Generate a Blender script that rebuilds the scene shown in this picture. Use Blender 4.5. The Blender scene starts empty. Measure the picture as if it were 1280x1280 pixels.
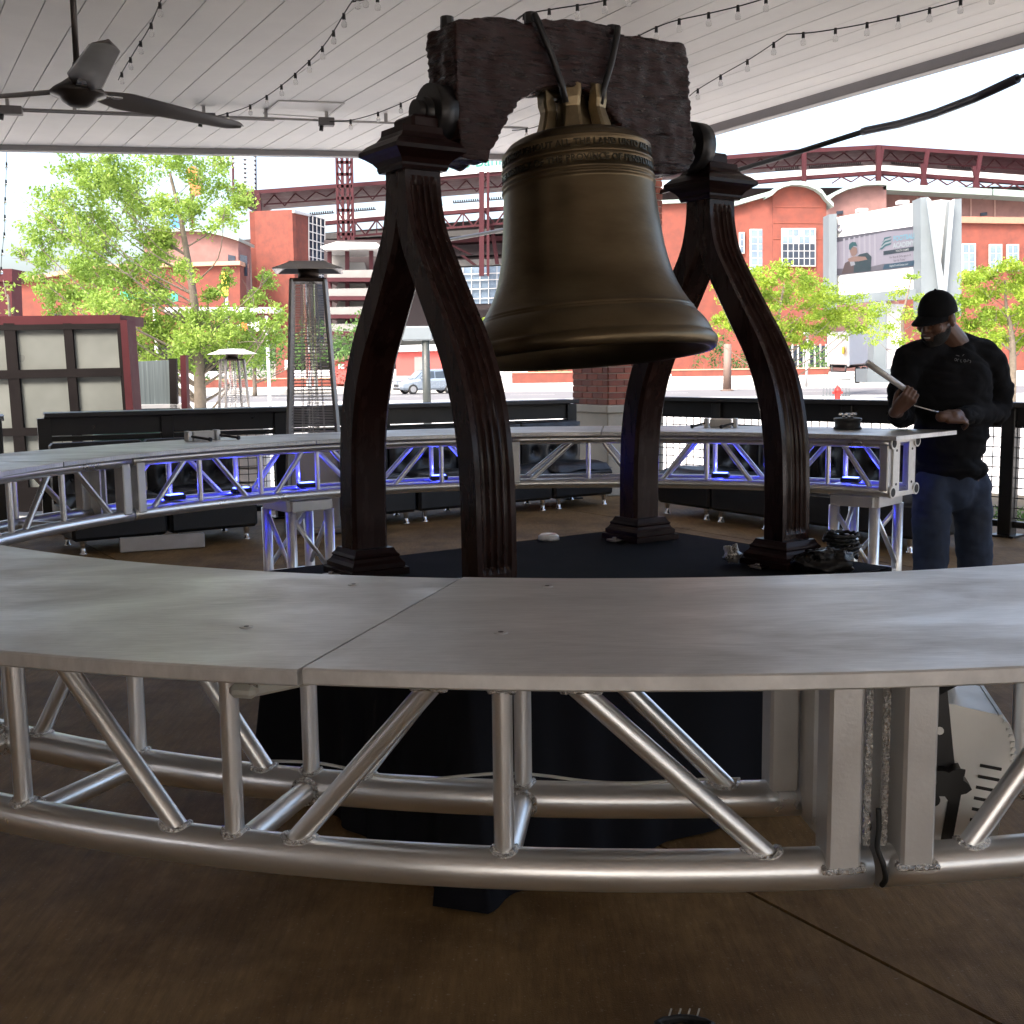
import bpy, bmesh, math, random
from mathutils import Vector, Matrix, noise
random.seed(7)
R_ = math.radians
scene = bpy.context.scene
COL = scene.collection

# ------------------------------------------------------------------ camera
FOC, PITCH, ROLL, CAMH = 1430.0, 0.1269, -0.0127, 1.40      # focal length in pixels of the 1280 px photograph
_F = Vector((0, math.cos(PITCH), -math.sin(PITCH)))
_X = Vector((1, 0, 0))
_U = _X.cross(_F)
CR = _X * math.cos(ROLL) + _U * math.sin(ROLL)
CU = -_X * math.sin(ROLL) + _U * math.cos(ROLL)
CF = _F
cam_data = bpy.data.cameras.new('camera')
cam_data.sensor_fit = 'HORIZONTAL'
cam_data.sensor_width = 36.0
cam_data.lens = 36.0 * FOC / 1280.0
cam_data.clip_start = 0.05
cam_data.clip_end = 5000
cam = bpy.data.objects.new('camera', cam_data)
COL.objects.link(cam)
cam.matrix_world = Matrix(((CR.x, CU.x, -CF.x, 0), (CR.y, CU.y, -CF.y, 0), (CR.z, CU.z, -CF.z, CAMH), (0, 0, 0, 1)))
scene.camera = cam

# ------------------------------------------------------------------ sky, sun, exposure
SUN_EL, SUN_AZ = R_(52), R_(215)            # azimuth clockwise from +Y (north)
world = bpy.data.worlds.new('World')
scene.world = world
world.use_nodes = True
wn = world.node_tree
for n in list(wn.nodes):
    wn.nodes.remove(n)
sky = wn.nodes.new('ShaderNodeTexSky')
sky.sky_type = 'NISHITA'
sky.sun_disc = False
sky.sun_elevation = SUN_EL
sky.sun_rotation = SUN_AZ
sky.air_density = 1.0
sky.dust_density = 7.0
sky.ozone_density = 1.0
bg = wn.nodes.new('ShaderNodeBackground')
bg.inputs['Strength'].default_value = 0.15
wo = wn.nodes.new('ShaderNodeOutputWorld')
wn.links.new(sky.outputs[0], bg.inputs[0])
wn.links.new(bg.outputs[0], wo.inputs[0])

sd = bpy.data.lights.new('sun', 'SUN')
sd.energy = .9
sd.angle = R_(12.0)
sd.color = (1.0, 0.96, 0.9)
sun = bpy.data.objects.new('sun', sd)
COL.objects.link(sun)
_sdir = Vector((math.sin(SUN_AZ) * math.cos(SUN_EL), math.cos(SUN_AZ) * math.cos(SUN_EL), math.sin(SUN_EL)))
sun.rotation_euler = (-_sdir).to_track_quat('-Z', 'Y').to_euler()
sun.location = _sdir * 50

vs = scene.view_settings
vs.view_transform = 'Standard'
vs.look = 'None'
vs.exposure = 2.3
vs.gamma = 1.0
vs.use_curve_mapping = False

# ------------------------------------------------------------------ pixel helpers (pixels of the 1280 px photograph)
def ray(px, py):
    return CF * FOC + CR * (px - 640) + CU * (640 - py)
def at(px, py, y):
    """point on the line of sight through a pixel, at distance y in front of the camera"""
    d = ray(px, py)
    return d * (y / d.y) + Vector((0, 0, CAMH))
def onz(px, py, z):
    d = ray(px, py)
    return d * ((z - CAMH) / d.z) + Vector((0, 0, CAMH))
def onplane(px, py, p0, n):
    d = ray(px, py)
    o = Vector((0, 0, CAMH))
    return o + d * ((p0 - o).dot(n) / d.dot(n))

# ------------------------------------------------------------------ object helpers
WL = {}
def tag(o, label=None, cat=None, group=None, kind=None):
    if label: o['label'] = label
    if cat: o['category'] = cat
    if group: o['group'] = group
    if kind: o['kind'] = kind
    return o
def thing(name, label, cat, loc=(0, 0, 0), group=None):
    o = bpy.data.objects.new(name, None)
    o.empty_display_size = 0.1
    COL.objects.link(o)
    o.location = loc
    WL[o] = Vector(loc)
    return tag(o, label, cat, group)
def copy_tree(o, parent=None, loc=None, rotz=None):
    c = o.copy()
    COL.objects.link(c)
    c.parent = parent
    for ch in o.children:
        copy_tree(ch, c)
    if loc is not None: c.location = loc
    if rotz is not None: c.rotation_euler = (0, 0, rotz)
    return c

class MB:
    """collects geometry in world coordinates and links it as one mesh object"""
    def __init__(s):
        s.v = []; s.f = []; s.sm = []
    def add(s, vs_, fs_, smooth=False):
        b = len(s.v)
        s.v.extend([Vector(p) for p in vs_])
        for f in fs_:
            s.f.append([i + b for i in f]); s.sm.append(smooth)
        return s
    def box(s, c, size, M=None, bev=0.0):
        c = Vector(c); hx, hy, hz = size[0] / 2, size[1] / 2, size[2] / 2
        if bev <= 0:
            vs_ = [Vector((x, y, z)) for z in (-hz, hz) for y in (-hy, hy) for x in (-hx, hx)]
            fs_ = [(0, 2, 3, 1), (4, 5, 7, 6), (0, 1, 5, 4), (2, 6, 7, 3), (0, 4, 6, 2), (1, 3, 7, 5)]
        else:
            b = min(bev, hx * .9, hy * .9, hz * .9)
            vs_ = []; idx = {}
            for sx in (-1, 1):
                for sy in (-1, 1):
                    for sz in (-1, 1):
                        for a in range(3):
                            p = [sx * (hx - b), sy * (hy - b), sz * (hz - b)]
                            p[a] = (sx * hx, sy * hy, sz * hz)[a]
                            idx[(sx, sy, sz, a)] = len(vs_); vs_.append(Vector(p))
            fs_ = []
            I = lambda sg, a: idx[(sg[0], sg[1], sg[2], a)]
            for a in range(3):
                o1, o2 = [(1, 2), (2, 0), (0, 1)][a]
                for sg in (-1, 1):
                    q = []
                    for (x, y) in ((-1, -1), (1, -1), (1, 1), (-1, 1)):
                        t = [0, 0, 0]; t[a] = sg; t[o1] = x; t[o2] = y
                        q.append(I(t, a))
                    fs_.append(q if sg > 0 else q[::-1])
            for a in range(3):          # edges parallel to axis a
                o1, o2 = [(1, 2), (2, 0), (0, 1)][a]
                for x in (-1, 1):
                    for y in (-1, 1):
                        t0 = [0, 0, 0]; t0[a] = -1; t0[o1] = x; t0[o2] = y
                        t1 = list(t0); t1[a] = 1
                        q = [I(t0, o1), I(t1, o1), I(t1, o2), I(t0, o2)]
                        fs_.append(q if x * y < 0 else q[::-1])
            for sx in (-1, 1):
                for sy in (-1, 1):
                    for sz in (-1, 1):
                        q = [I((sx, sy, sz), k) for k in range(3)]
                        fs_.append(q if sx * sy * sz > 0 else q[::-1])
        if M is not None: vs_ = [M @ p for p in vs_]
        return s.add([p + c for p in vs_], fs_)
    def beam(s, p0, p1, w, h, up=(0, 0, 1), bev=0.0):
        """bar from p0 to p1, w across, h along up"""
        p0 = Vector(p0); p1 = Vector(p1); d = p1 - p0; L = d.length
        x = d / L; up = Vector(up)
        y = up.cross(x)
        if y.length < 1e-5: y = Vector((0, 1, 0)).cross(x)
        y.normalize(); z = x.cross(y)
        M = Matrix((x, y, z)).transposed()
        return s.box((p0 + p1) / 2, (L, w, h), M, bev)
    def tube(s, pts, r, n=10, caps=True, smooth=True, close=False):
        pts = [Vector(p) for p in pts]
        rs = r if isinstance(r, (list, tuple)) else [r] * len(pts)
        m = len(pts)
        t0 = (pts[1] - pts[0]).normalized()
        a = Vector((0, 0, 1)) if abs(t0.z) < .9 else Vector((1, 0, 0))
        nrm = (a - t0 * a.dot(t0)).normalized()
        vs_ = []
        for i, p in enumerate(pts):
            if i == 0: t = t0
            elif i == m - 1: t = (pts[i] - pts[i - 1]).normalized()
            else: t = ((pts[i + 1] - pts[i]).normalized() + (pts[i] - pts[i - 1]).normalized()).normalized()
            nrm = (nrm - t * nrm.dot(t)).normalized()
            bn = t.cross(nrm)
            for k in range(n):
                an = 2 * math.pi * k / n
                vs_.append(p + (nrm * math.cos(an) + bn * math.sin(an)) * rs[i])
        fs_ = []
        for i in range(m - 1):
            for k in range(n):
                k2 = (k + 1) % n
                fs_.append((i * n + k, i * n + k2, (i + 1) * n + k2, (i + 1) * n + k))
        s.add(vs_, fs_, smooth)
        if caps:
            b = len(s.v) - len(vs_)
            s.f.append([b + k for k in range(n)][::-1]); s.sm.append(False)
            s.f.append([b + (m - 1) * n + k for k in range(n)]); s.sm.append(False)
        return s
    def cyl(s, p0, p1, r0, r1=None, n=16, caps=True, smooth=True):
        return s.tube([p0, p1], [r0, r0 if r1 is None else r1], n, caps, smooth)
    def lathe(s, prof, n=32, M=None, smooth=True, a0=0, a1=2 * math.pi):
        """prof: list of (r, z)"""
        full = abs(a1 - a0 - 2 * math.pi) < 1e-6
        cols = n if full else n + 1
        vs_ = []
        for (r, z) in prof:
            for k in range(cols):
                a = a0 + (a1 - a0) * k / n
                vs_.append(Vector((r * math.cos(a), r * math.sin(a), z)))
        if M is not None: vs_ = [M @ p for p in vs_]
        fs_ = []
        for i in range(len(prof) - 1):
            for k in range(n):
                k2 = (k + 1) % cols
                fs_.append((i * cols + k, i * cols + k2, (i + 1) * cols + k2, (i + 1) * cols + k))
        return s.add(vs_, fs_, smooth)
    def prism(s, poly, d, smooth=False):
        """poly: list of 3D points (planar), extruded by the vector d"""
        n = len(poly); d = Vector(d)
        vs_ = [Vector(p) for p in poly] + [Vector(p) + d for p in poly]
        fs_ = [list(range(n))[::-1], [n + i for i in range(n)]]
        for i in range(n):
            j = (i + 1) % n
            fs_.append((i, j, n + j, n + i))
        return s.add(vs_, fs_, smooth)
    def sphere(s, c, r, n=12, m=8, M=None):
        c = Vector(c)
        rr = r if isinstance(r, (tuple, list)) else (r, r, r)
        vs_ = []
        for i in range(m + 1):
            ph = math.pi * i / m
            for k in range(n):
                th = 2 * math.pi * k / n
                p = Vector((rr[0] * math.sin(ph) * math.cos(th), rr[1] * math.sin(ph) * math.sin(th), rr[2] * math.cos(ph)))
                if M is not None: p = M @ p
                vs_.append(c + p)
        fs_ = []
        for i in range(m):
            for k in range(n):
                k2 = (k + 1) % n
                fs_.append((i * n + k, (i + 1) * n + k, (i + 1) * n + k2, i * n + k2))
        return s.add(vs_, fs_, True)
    def mesh(s, name, mat, off=Vector((0, 0, 0)), fix=True):
        me = bpy.data.meshes.new(name)
        me.from_pydata([p - off for p in s.v], [], s.f)
        me.polygons.foreach_set('use_smooth', s.sm)
        if fix:
            bm = bmesh.new(); bm.from_mesh(me)
            bmesh.ops.remove_doubles(bm, verts=bm.verts, dist=1e-6)
            bmesh.ops.recalc_face_normals(bm, faces=bm.faces)
            bm.to_mesh(me); bm.free()
        me.update()
        if mat is not None: me.materials.append(mat)
        return me
    def build(s, name, mat, parent=None, label=None, kind=None, fix=True):
        off = WL[parent] if parent is not None else Vector((0, 0, 0))
        if parent is None and s.v:
            lo = Vector((min(p.x for p in s.v), min(p.y for p in s.v), min(p.z for p in s.v)))
            hi = Vector((max(p.x for p in s.v), max(p.y for p in s.v), 0))
            off = Vector(((lo.x + hi.x) / 2, (lo.y + hi.y) / 2, lo.z))
        o = bpy.data.objects.new(name, s.mesh(name, mat, off, fix))
        COL.objects.link(o)
        if parent is None: o.location = off
        else: o.parent = parent
        WL[o] = off
        if label: o['label'] = label
        if kind: o['kind'] = kind
        return o

def text_mesh(body, size=1.0, depth=0.0, align='CENTER', space=1.0, bold=0.0):
    """flat text as mesh data in its own XY plane"""
    cu = bpy.data.curves.new('t', 'FONT')
    cu.body = body; cu.size = size; cu.align_x = align; cu.align_y = 'CENTER'
    cu.extrude = depth; cu.space_character = space; cu.offset = bold
    cu.resolution_u = 3
    ob = bpy.data.objects.new('t', cu)
    COL.objects.link(ob)
    dg = bpy.context.evaluated_depsgraph_get()
    me = bpy.data.meshes.new_from_object(ob.evaluated_get(dg))
    bpy.data.objects.remove(ob)
    bpy.data.curves.remove(cu)
    vs_ = [v.co.copy() for v in me.vertices]
    fs_ = [list(p.vertices) for p in me.polygons]
    bpy.data.meshes.remove(me)
    return vs_, fs_

# ------------------------------------------------------------------ materials
MATS = {}
def pm(name, col, rough=.6, metal=0.0, var=.12, vscale=6.0, bump=0.0, bscale=60.0, stretch=(1, 1, 1),
       col2=None, rvar=.1, spec=.5, emit=None, estr=0.0, coat=0.0, trans=0.0, subs=0.0, detail=5.0, coord='Object'):
    """principled material with noise driven colour, roughness and relief"""
    if name in MATS: return MATS[name]
    m = bpy.data.materials.new(name)
    m.use_nodes = True
    nt = m.node_tree; N = nt.nodes; L = nt.links
    b = N['Principled BSDF']
    b.inputs['Metallic'].default_value = metal
    b.inputs['Specular IOR Level'].default_value = spec
    b.inputs['Coat Weight'].default_value = coat
    b.inputs['Coat Roughness'].default_value = .1
    b.inputs['Transmission Weight'].default_value = trans
    tc = N.new('ShaderNodeTexCoord')
    mp = N.new('ShaderNodeMapping'); mp.inputs['Scale'].default_value = stretch
    L.new(tc.outputs[coord], mp.inputs['Vector'])
    n1 = N.new('ShaderNodeTexNoise'); n1.inputs['Scale'].default_value = vscale
    n1.inputs['Detail'].default_value = detail; n1.inputs['Roughness'].default_value = .62
    L.new(mp.outputs[0], n1.inputs['Vector'])
    cr = N.new('ShaderNodeValToRGB')
    cr.color_ramp.elements[0].position = .3; cr.color_ramp.elements[1].position = .7
    c = col; d = col2 or col
    lo = [max(0, x * (1 - var)) for x in c]; hi = [min(1, x * (1 + var)) for x in d]
    cr.color_ramp.elements[0].color = (*lo, 1); cr.color_ramp.elements[1].color = (*hi, 1)
    L.new(n1.outputs['Fac'], cr.inputs['Fac'])
    L.new(cr.outputs[0], b.inputs['Base Color'])
    mr = N.new('ShaderNodeMapRange')
    mr.inputs['From Min'].default_value = .3; mr.inputs['From Max'].default_value = .7
    mr.inputs['To Min'].default_value = max(.02, rough - rvar); mr.inputs['To Max'].default_value = min(1, rough + rvar)
    L.new(n1.outputs['Fac'], mr.inputs['Value'])
    L.new(mr.outputs[0], b.inputs['Roughness'])
    if bump > 0:
        n2 = N.new('ShaderNodeTexNoise'); n2.inputs['Scale'].default_value = bscale; n2.inputs['Detail'].default_value = 4
        L.new(mp.outputs[0], n2.inputs['Vector'])
        bp = N.new('ShaderNodeBump'); bp.inputs['Strength'].default_value = bump; bp.inputs['Distance'].default_value = .01
        L.new(n2.outputs['Fac'], bp.inputs['Height'])
        L.new(bp.outputs[0], b.inputs['Normal'])
    if subs > 0:
        b.inputs['Subsurface Weight'].default_value = subs
        b.inputs['Subsurface Radius'].default_value = (.01, .004, .002)
    if emit:
        b.inputs['Emission Color'].default_value = (*emit, 1)
        b.inputs['Emission Strength'].default_value = estr
    MATS[name] = m
    return m
def leaf_mat(name, c1, c2):
    """thin leaf: diffuse with light passing through"""
    if name in MATS: return MATS[name]
    m = bpy.data.materials.new(name); m.use_nodes = True
    nt = m.node_tree; N = nt.nodes; L = nt.links
    b = N['Principled BSDF']; out = N['Material Output']
    b.inputs['Roughness'].default_value = .55
    tc = N.new('ShaderNodeTexCoord')
    nz = N.new('ShaderNodeTexNoise'); nz.inputs['Scale'].default_value = 1.3; nz.inputs['Detail'].default_value = 6
    L.new(tc.outputs['Object'], nz.inputs['Vector'])
    cr = N.new('ShaderNodeValToRGB'); cr.color_ramp.elements[0].position = .35; cr.color_ramp.elements[1].position = .68
    cr.color_ramp.elements[0].color = (*c1, 1); cr.color_ramp.elements[1].color = (*c2, 1)
    L.new(nz.outputs['Fac'], cr.inputs['Fac']); L.new(cr.outputs[0], b.inputs['Base Color'])
    tr = N.new('ShaderNodeBsdfTranslucent'); L.new(cr.outputs[0], tr.inputs['Color'])
    mx = N.new('ShaderNodeMixShader'); mx.inputs[0].default_value = .45
    L.new(b.outputs[0], mx.inputs[1]); L.new(tr.outputs[0], mx.inputs[2]); L.new(mx.outputs[0], out.inputs['Surface'])
    MATS[name] = m
    return m

M_FLOOR = None
M_ALU = pm('aluminium_tube', (.86, .87, .88), .31, .9, .05, 5, .02, 220, (1, 1, 1), rvar=.05)
M_ALU2 = pm('aluminium_post', (.64, .635, .63), .45, .75, .08, 9, .05, 160, rvar=.08)
M_WELD = pm('weld_bead', (.72, .70, .68), .25, 1.0, .2, 120, .9, 240, rvar=.12)
def plate_material():
    """mill finish aluminium plate: cloudy oxide patches, fine brushing, scratches"""
    m = bpy.data.materials.new('brushed_aluminium_plate'); m.use_nodes = True
    nt = m.node_tree; N = nt.nodes; L = nt.links; b = N['Principled BSDF']
    tc = N.new('ShaderNodeTexCoord')
    def nz(sc, det, st=(1, 1, 1), dist=0.0):
        mp = N.new('ShaderNodeMapping'); mp.inputs['Scale'].default_value = st; mp.inputs['Rotation'].default_value = (0, 0, R_(22))
        L.new(tc.outputs['Object'], mp.inputs['Vector'])
        n = N.new('ShaderNodeTexNoise'); n.inputs['Scale'].default_value = sc; n.inputs['Detail'].default_value = det
        n.inputs['Roughness'].default_value = .6; n.inputs['Distortion'].default_value = dist
        L.new(mp.outputs[0], n.inputs['Vector']); return n
    def ramp(n, p0, p1, c0, c1):
        c = N.new('ShaderNodeValToRGB'); e = c.color_ramp.elements
        e[0].position = p0; e[1].position = p1; e[0].color = (*c0, 1); e[1].color = (*c1, 1)
        L.new(n.outputs['Fac'], c.inputs['Fac']); return c
    cloud = nz(2.4, 10, (1, 1.9, 1), .8); brush = nz(26, 6, (1, 9, 1)); scr = nz(30, 2, (.25, 9, 1), 1.2)
    c1 = ramp(cloud, .32, .68, (.56, .555, .55), (.84, .84, .84))
    c2 = ramp(brush, .3, .7, (.86, .86, .86), (1.1, 1.1, 1.1))
    mx = N.new('ShaderNodeMixRGB'); mx.blend_type = 'MULTIPLY'; mx.inputs[0].default_value = .8
    L.new(c1.outputs[0], mx.inputs[1]); L.new(c2.outputs[0], mx.inputs[2])
    c3 = ramp(scr, .70, .74, (0, 0, 0), (.35, .35, .35))
    m2 = N.new('ShaderNodeMixRGB'); L.new(c3.outputs[0], m2.inputs[0]); L.new(mx.outputs[0], m2.inputs[1]); m2.inputs[2].default_value = (.8, .8, .79, 1)
    L.new(m2.outputs[0], b.inputs['Base Color'])
    b.inputs['Metallic'].default_value = .6
    mr = N.new('ShaderNodeMapRange'); mr.inputs['From Min'].default_value = .3; mr.inputs['From Max'].default_value = .7
    mr.inputs['To Min'].default_value = .55; mr.inputs['To Max'].default_value = .33
    L.new(cloud.outputs['Fac'], mr.inputs['Value']); L.new(mr.outputs[0], b.inputs['Roughness'])
    bp = N.new('ShaderNodeBump'); bp.inputs['Strength'].default_value = .05; bp.inputs['Distance'].default_value = .003
    L.new(brush.outputs['Fac'], bp.inputs['Height']); L.new(bp.outputs[0], b.inputs['Normal'])
    return m
M_TABLE = plate_material()
M_STEEL = pm('stainless_steel', (.55, .55, .56), .28, 1.0, .08, 5, rvar=.08)
M_CHROME = pm('chrome', (.8, .8, .8), .12, 1.0, .03, 5, rvar=.04)
M_BLACK = pm('black_painted_metal', (.014, .013, .014), .42, 0, .25, 5, .05, 80)
M_BLACKP = pm('black_plastic', (.012, .012, .013), .45, 0, .2, 9)
M_RUBBER = pm('black_rubber', (.01, .01, .01), .6, 0, .2, 12)
M_CLOTH = pm('black_stage_cloth', (.0075, .0075, .010), .92, 0, .25, 3, .25, 900, spec=.12)
M_BOLT = pm('dark_bolt_steel', (.05, .05, .055), .4, .8, .2, 20)
M_WHITE = pm('white_plastic', (.72, .72, .71), .4, 0, .05, 6)
# ================================================================== THE SETTING
GZ = -0.55          # street level outside, the patio stands a little above it
# ---- patio floor: stained concrete slabs with open saw joints
def floor_material():
    m = bpy.data.materials.new('stained_concrete'); m.use_nodes = True
    nt = m.node_tree; N = nt.nodes; L = nt.links; b = N['Principled BSDF']
    tc = N.new('ShaderNodeTexCoord')
    def nz(sc, det, st=(1, 1, 1), rot=0):
        mp = N.new('ShaderNodeMapping'); mp.inputs['Scale'].default_value = st; mp.inputs['Rotation'].default_value = (0, 0, rot)
        L.new(tc.outputs['Object'], mp.inputs['Vector'])
        n = N.new('ShaderNodeTexNoise'); n.inputs['Scale'].default_value = sc; n.inputs['Detail'].default_value = det
        n.inputs['Roughness'].default_value = .65
        L.new(mp.outputs[0], n.inputs['Vector']); return n
    a = nz(.9, 8); s = nz(70, 5, (1, .12, 1), R_(62)); g = nz(260, 3); sc_ = nz(7, 10, (1, .35, 1), R_(60))
    cr = N.new('ShaderNodeValToRGB'); e = cr.color_ramp.elements
    e[0].position = .3; e[0].color = (.175, .105, .043, 1); e[1].position = .72; e[1].color = (.30, .19, .085, 1)
    L.new(a.outputs['Fac'], cr.inputs['Fac'])
    m1 = N.new('ShaderNodeMixRGB'); m1.blend_type = 'MULTIPLY'; m1.inputs[0].default_value = .5
    L.new(cr.outputs[0], m1.inputs[1])
    c2 = N.new('ShaderNodeValToRGB'); c2.color_ramp.elements[0].position = .3; c2.color_ramp.elements[1].position = .75
    c2.color_ramp.elements[0].color = (.45, .42, .4, 1); c2.color_ramp.elements[1].color = (1.25, 1.2, 1.15, 1)
    L.new(s.outputs['Fac'], c2.inputs['Fac']); L.new(c2.outputs[0], m1.inputs[2])
    # pale scuffs
    c3 = N.new('ShaderNodeValToRGB'); c3.color_ramp.elements[0].position = .58; c3.color_ramp.elements[1].position = .74
    c3.color_ramp.elements[0].color = (0, 0, 0, 1); c3.color_ramp.elements[1].color = (.5, .5, .5, 1)
    L.new(sc_.outputs['Fac'], c3.inputs['Fac'])
    m2 = N.new('ShaderNodeMixRGB'); L.new(c3.outputs[0], m2.inputs[0]); L.new(m1.outputs[0], m2.inputs[1])
    m2.inputs[2].default_value = (.25, .19, .13, 1)
    b.inputs['Specular IOR Level'].default_value = .12
    L.new(m2.outputs[0], b.inputs['Base Color'])
    mr = N.new('ShaderNodeMapRange'); mr.inputs['To Min'].default_value = .45; mr.inputs['To Max'].default_value = .78
    L.new(sc_.outputs['Fac'], mr.inputs['Value']); L.new(mr.outputs[0], b.inputs['Roughness'])
    sp_ = nz(95, 2); c4 = N.new('ShaderNodeValToRGB'); c4.color_ramp.elements[0].position = .66; c4.color_ramp.elements[1].position = .70
    c4.color_ramp.elements[0].color = (0, 0, 0, 1); c4.color_ramp.elements[1].color = (.55, .55, .55, 1)
    L.new(sp_.outputs['Fac'], c4.inputs['Fac'])
    m3 = N.new('ShaderNodeMixRGB'); L.new(c4.outputs[0], m3.inputs[0]); L.new(m2.outputs[0], m3.inputs[1]); m3.inputs[2].default_value = (.34, .27, .19, 1)
    st_ = nz(2.6, 9); c5 = N.new('ShaderNodeValToRGB'); c5.color_ramp.elements[0].position = .38; c5.color_ramp.elements[1].position = .58
    c5.color_ramp.elements[0].color = (.52, .47, .42, 1); c5.color_ramp.elements[1].color = (1, 1, 1, 1)
    L.new(st_.outputs['Fac'], c5.inputs['Fac'])
    m4 = N.new('ShaderNodeMixRGB'); m4.blend_type = 'MULTIPLY'; m4.inputs[0].default_value = .8; L.new(m3.outputs[0], m4.inputs[1]); L.new(c5.outputs[0], m4.inputs[2])
    L.new(m4.outputs[0], b.inputs['Base Color'])
    ad = N.new('ShaderNodeMath'); ad.operation = 'ADD'; L.new(s.outputs['Fac'], ad.inputs[0]); L.new(g.outputs['Fac'], ad.inputs[1])
    bp = N.new('ShaderNodeBump'); bp.inputs['Strength'].default_value = .5; bp.inputs['Distance'].default_value = .004
    L.new(ad.outputs[0], bp.inputs['Height']); L.new(bp.outputs[0], b.inputs['Normal'])
    return m
M_FLOOR = floor_material()
M_JOINT = pm('joint_filler', (.02, .018, .016), .9)
# outline of the patio, convex
PATIO = [Vector(p) for p in ((-16, -14), (16, -14), (16, -3.0), (1.9, 12.75), (1.0, 13.2), (-5.2, 10.3), (-16, 5.2))]
def clip(poly, p0, n):
    """keep the side of the line through p0 where (p-p0).n >= 0"""
    out = []
    for i in range(len(poly)):
        a, b = poly[i], poly[(i + 1) % len(poly)]
        da, db = (a - p0).dot(n), (b - p0).dot(n)
        if da >= 0: out.append(a)
        if (da >= 0) != (db >= 0): out.append(a + (b - a) * (da / (da - db)))
    return out
base = MB().prism([Vector((p.x, p.y, GZ - .3)) for p in PATIO], (0, 0, .3 - GZ - .012)).build('patio_floor', M_JOINT, kind='structure')
j0 = Vector((.633, 2.875)); jd = Vector((.543, -.84)).normalized(); jn = Vector((jd.y, -jd.x))   # the joint seen in front
k0 = -6
for k in range(-5, 4):
    pl = clip(clip(PATIO, j0 + jn * (k * 4.4 + .006), jn), j0 + jn * ((k + 1) * 4.4 - .006), -jn)
    for q in range(2):
        if len(pl) < 3: continue
        c0 = j0 + jd * 5.2
        pp = clip(pl, c0 + jd * (.006 if q else -.006), jd if q else -jd)
        if len(pp) >= 3:
            MB().prism([Vector((p.x, p.y, -.05)) for p in pp], (0, 0, .05)).build('concrete_slab', M_FLOOR, base)

# ---- street, plaza, pavements
M_PLAZA = pm('plaza_concrete', (.50, .485, .46), .85, 0, .12, .35, .2, 60, detail=9)
M_ASPH = pm('asphalt', (.115, .115, .12), .85, 0, .15, .6, .2, 90, detail=9)
M_KERB = pm('kerb_stone', (.42, .41, .39), .8, 0, .1, 2)
M_PAINT = pm('road_paint', (.75, .74, .70), .7, 0, .1, 3)
M_YPAINT = pm('yellow_road_paint', (.75, .5, .06), .7, 0, .1, 3)
def sheet(name, pts, z, mat, kind='structure'):
    return MB().add([(p[0], p[1], z) for p in pts], [tuple(range(len(pts)))]).build(name, mat, kind=kind)
sheet('ground', [(-1500, -1500), (1500, -1500), (1500, 1500), (-1500, 1500)], GZ, M_PLAZA)
sheet('street', [(-300, 76), (300, 60), (300, 78), (-300, 96)], GZ + .004, M_ASPH)
mk = MB()
for i in range(-14, 15):
    x = i * 9.0
    y = 86 - (x + 300) * 17 / 600.0 + .5
    mk.add([(x, y - .08, GZ + .009), (x + 3, y - .16, GZ + .009), (x + 3, y + .0, GZ + .009), (x, y + .08, GZ + .009)], [(0, 1, 2, 3)])
mk.build('lane_marking', M_PAINT, kind='structure')
sheet('yellow_line', [(14, 37), (24, 35.2), (24, 35.5), (14, 37.3)], GZ + .004, M_YPAINT)
far = MB().prism([Vector(p) for p in ((-300, 96, GZ - .1), (300, 78, GZ - .1), (300, 250, GZ - .1), (-300, 268, GZ - .1))], (0, 0, .5))
far.build('pavement', M_KERB, kind='structure')
MB().prism([Vector(p) for p in ((11.5, 91.5, GZ - .1), (60, 86, GZ - .1), (60, 130, GZ - .1), (11.5, 132, GZ - .1))], (0, 0, 1.0)).build('raised_terrace', M_PLAZA, kind='structure')
# grass strip just outside the railing
M_GRASS = leaf_mat('grass_blades', (.05, .12, .015), (.12, .22, .03))
gb = MB()
rg = random.Random(3)
for i in range(5200):
    t = rg.random(); w = rg.random()
    p = Vector((2.9, 11.8)).lerp(Vector((9.0, 4.6)), t) + Vector((.72, .6)) * (w * 1.3 + .1)
    a = rg.random() * 6.28; h = .02 + rg.random() * .03
    d = Vector((math.cos(a), math.sin(a), 0)) * .012; l = Vector((math.cos(a + 1), math.sin(a + 1), 0)) * .03
    b0 = Vector((p.x, p.y, -.08))
    gb.add([b0 - d, b0 + d, b0 + l + Vector((0, 0, h))], [(0, 1, 2)])
tag(gb.build('grass', M_GRASS, fix=False), 'strip of short green grass outside the right railing', 'grass', kind='stuff')
sheet('verge', [(2.3, 12.35), (8.8, 4.65), (11, 6.2), (4.3, 14)], -.08, pm('soil', (.09, .07, .04), .95, 0, .3, 4))

# ---- canopy: plank ceiling on a corner column
CZ = 3.8
CP = CZ + .055      # underside of the planks, the eave trim hangs a little lower
KN = Vector((1.163, 13.98))
e1 = Vector((.985, .171)).normalized(); e2 = Vector((.487, -.873)).normalized(); nI = Vector((-e2.y, e2.x)) * -1
if nI.x > 0: nI = -nI
M_PLANK = pm('white_soffit_plank', (.72, .705, .68), .55, 0, .09, .9, .03, 30, (1, 1, 1), rvar=.06, detail=8)
M_PLANK2 = pm('soffit_backing', (.30, .29, .28), .8)
M_TRIM = pm('grey_eave_trim', (.30, .285, .28), .55, 0, .08, 3)
can = thing('canopy', 'white plank canopy ceiling roofing the patio', 'canopy', (KN.x, KN.y, CZ))
PW = .236
def cpt(d, s_): return KN + nI * d + e2 * s_
def s0(d):
    t = d / nI.dot(-e1); return t * (-e1).dot(e2)
rp = random.Random(11)
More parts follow.
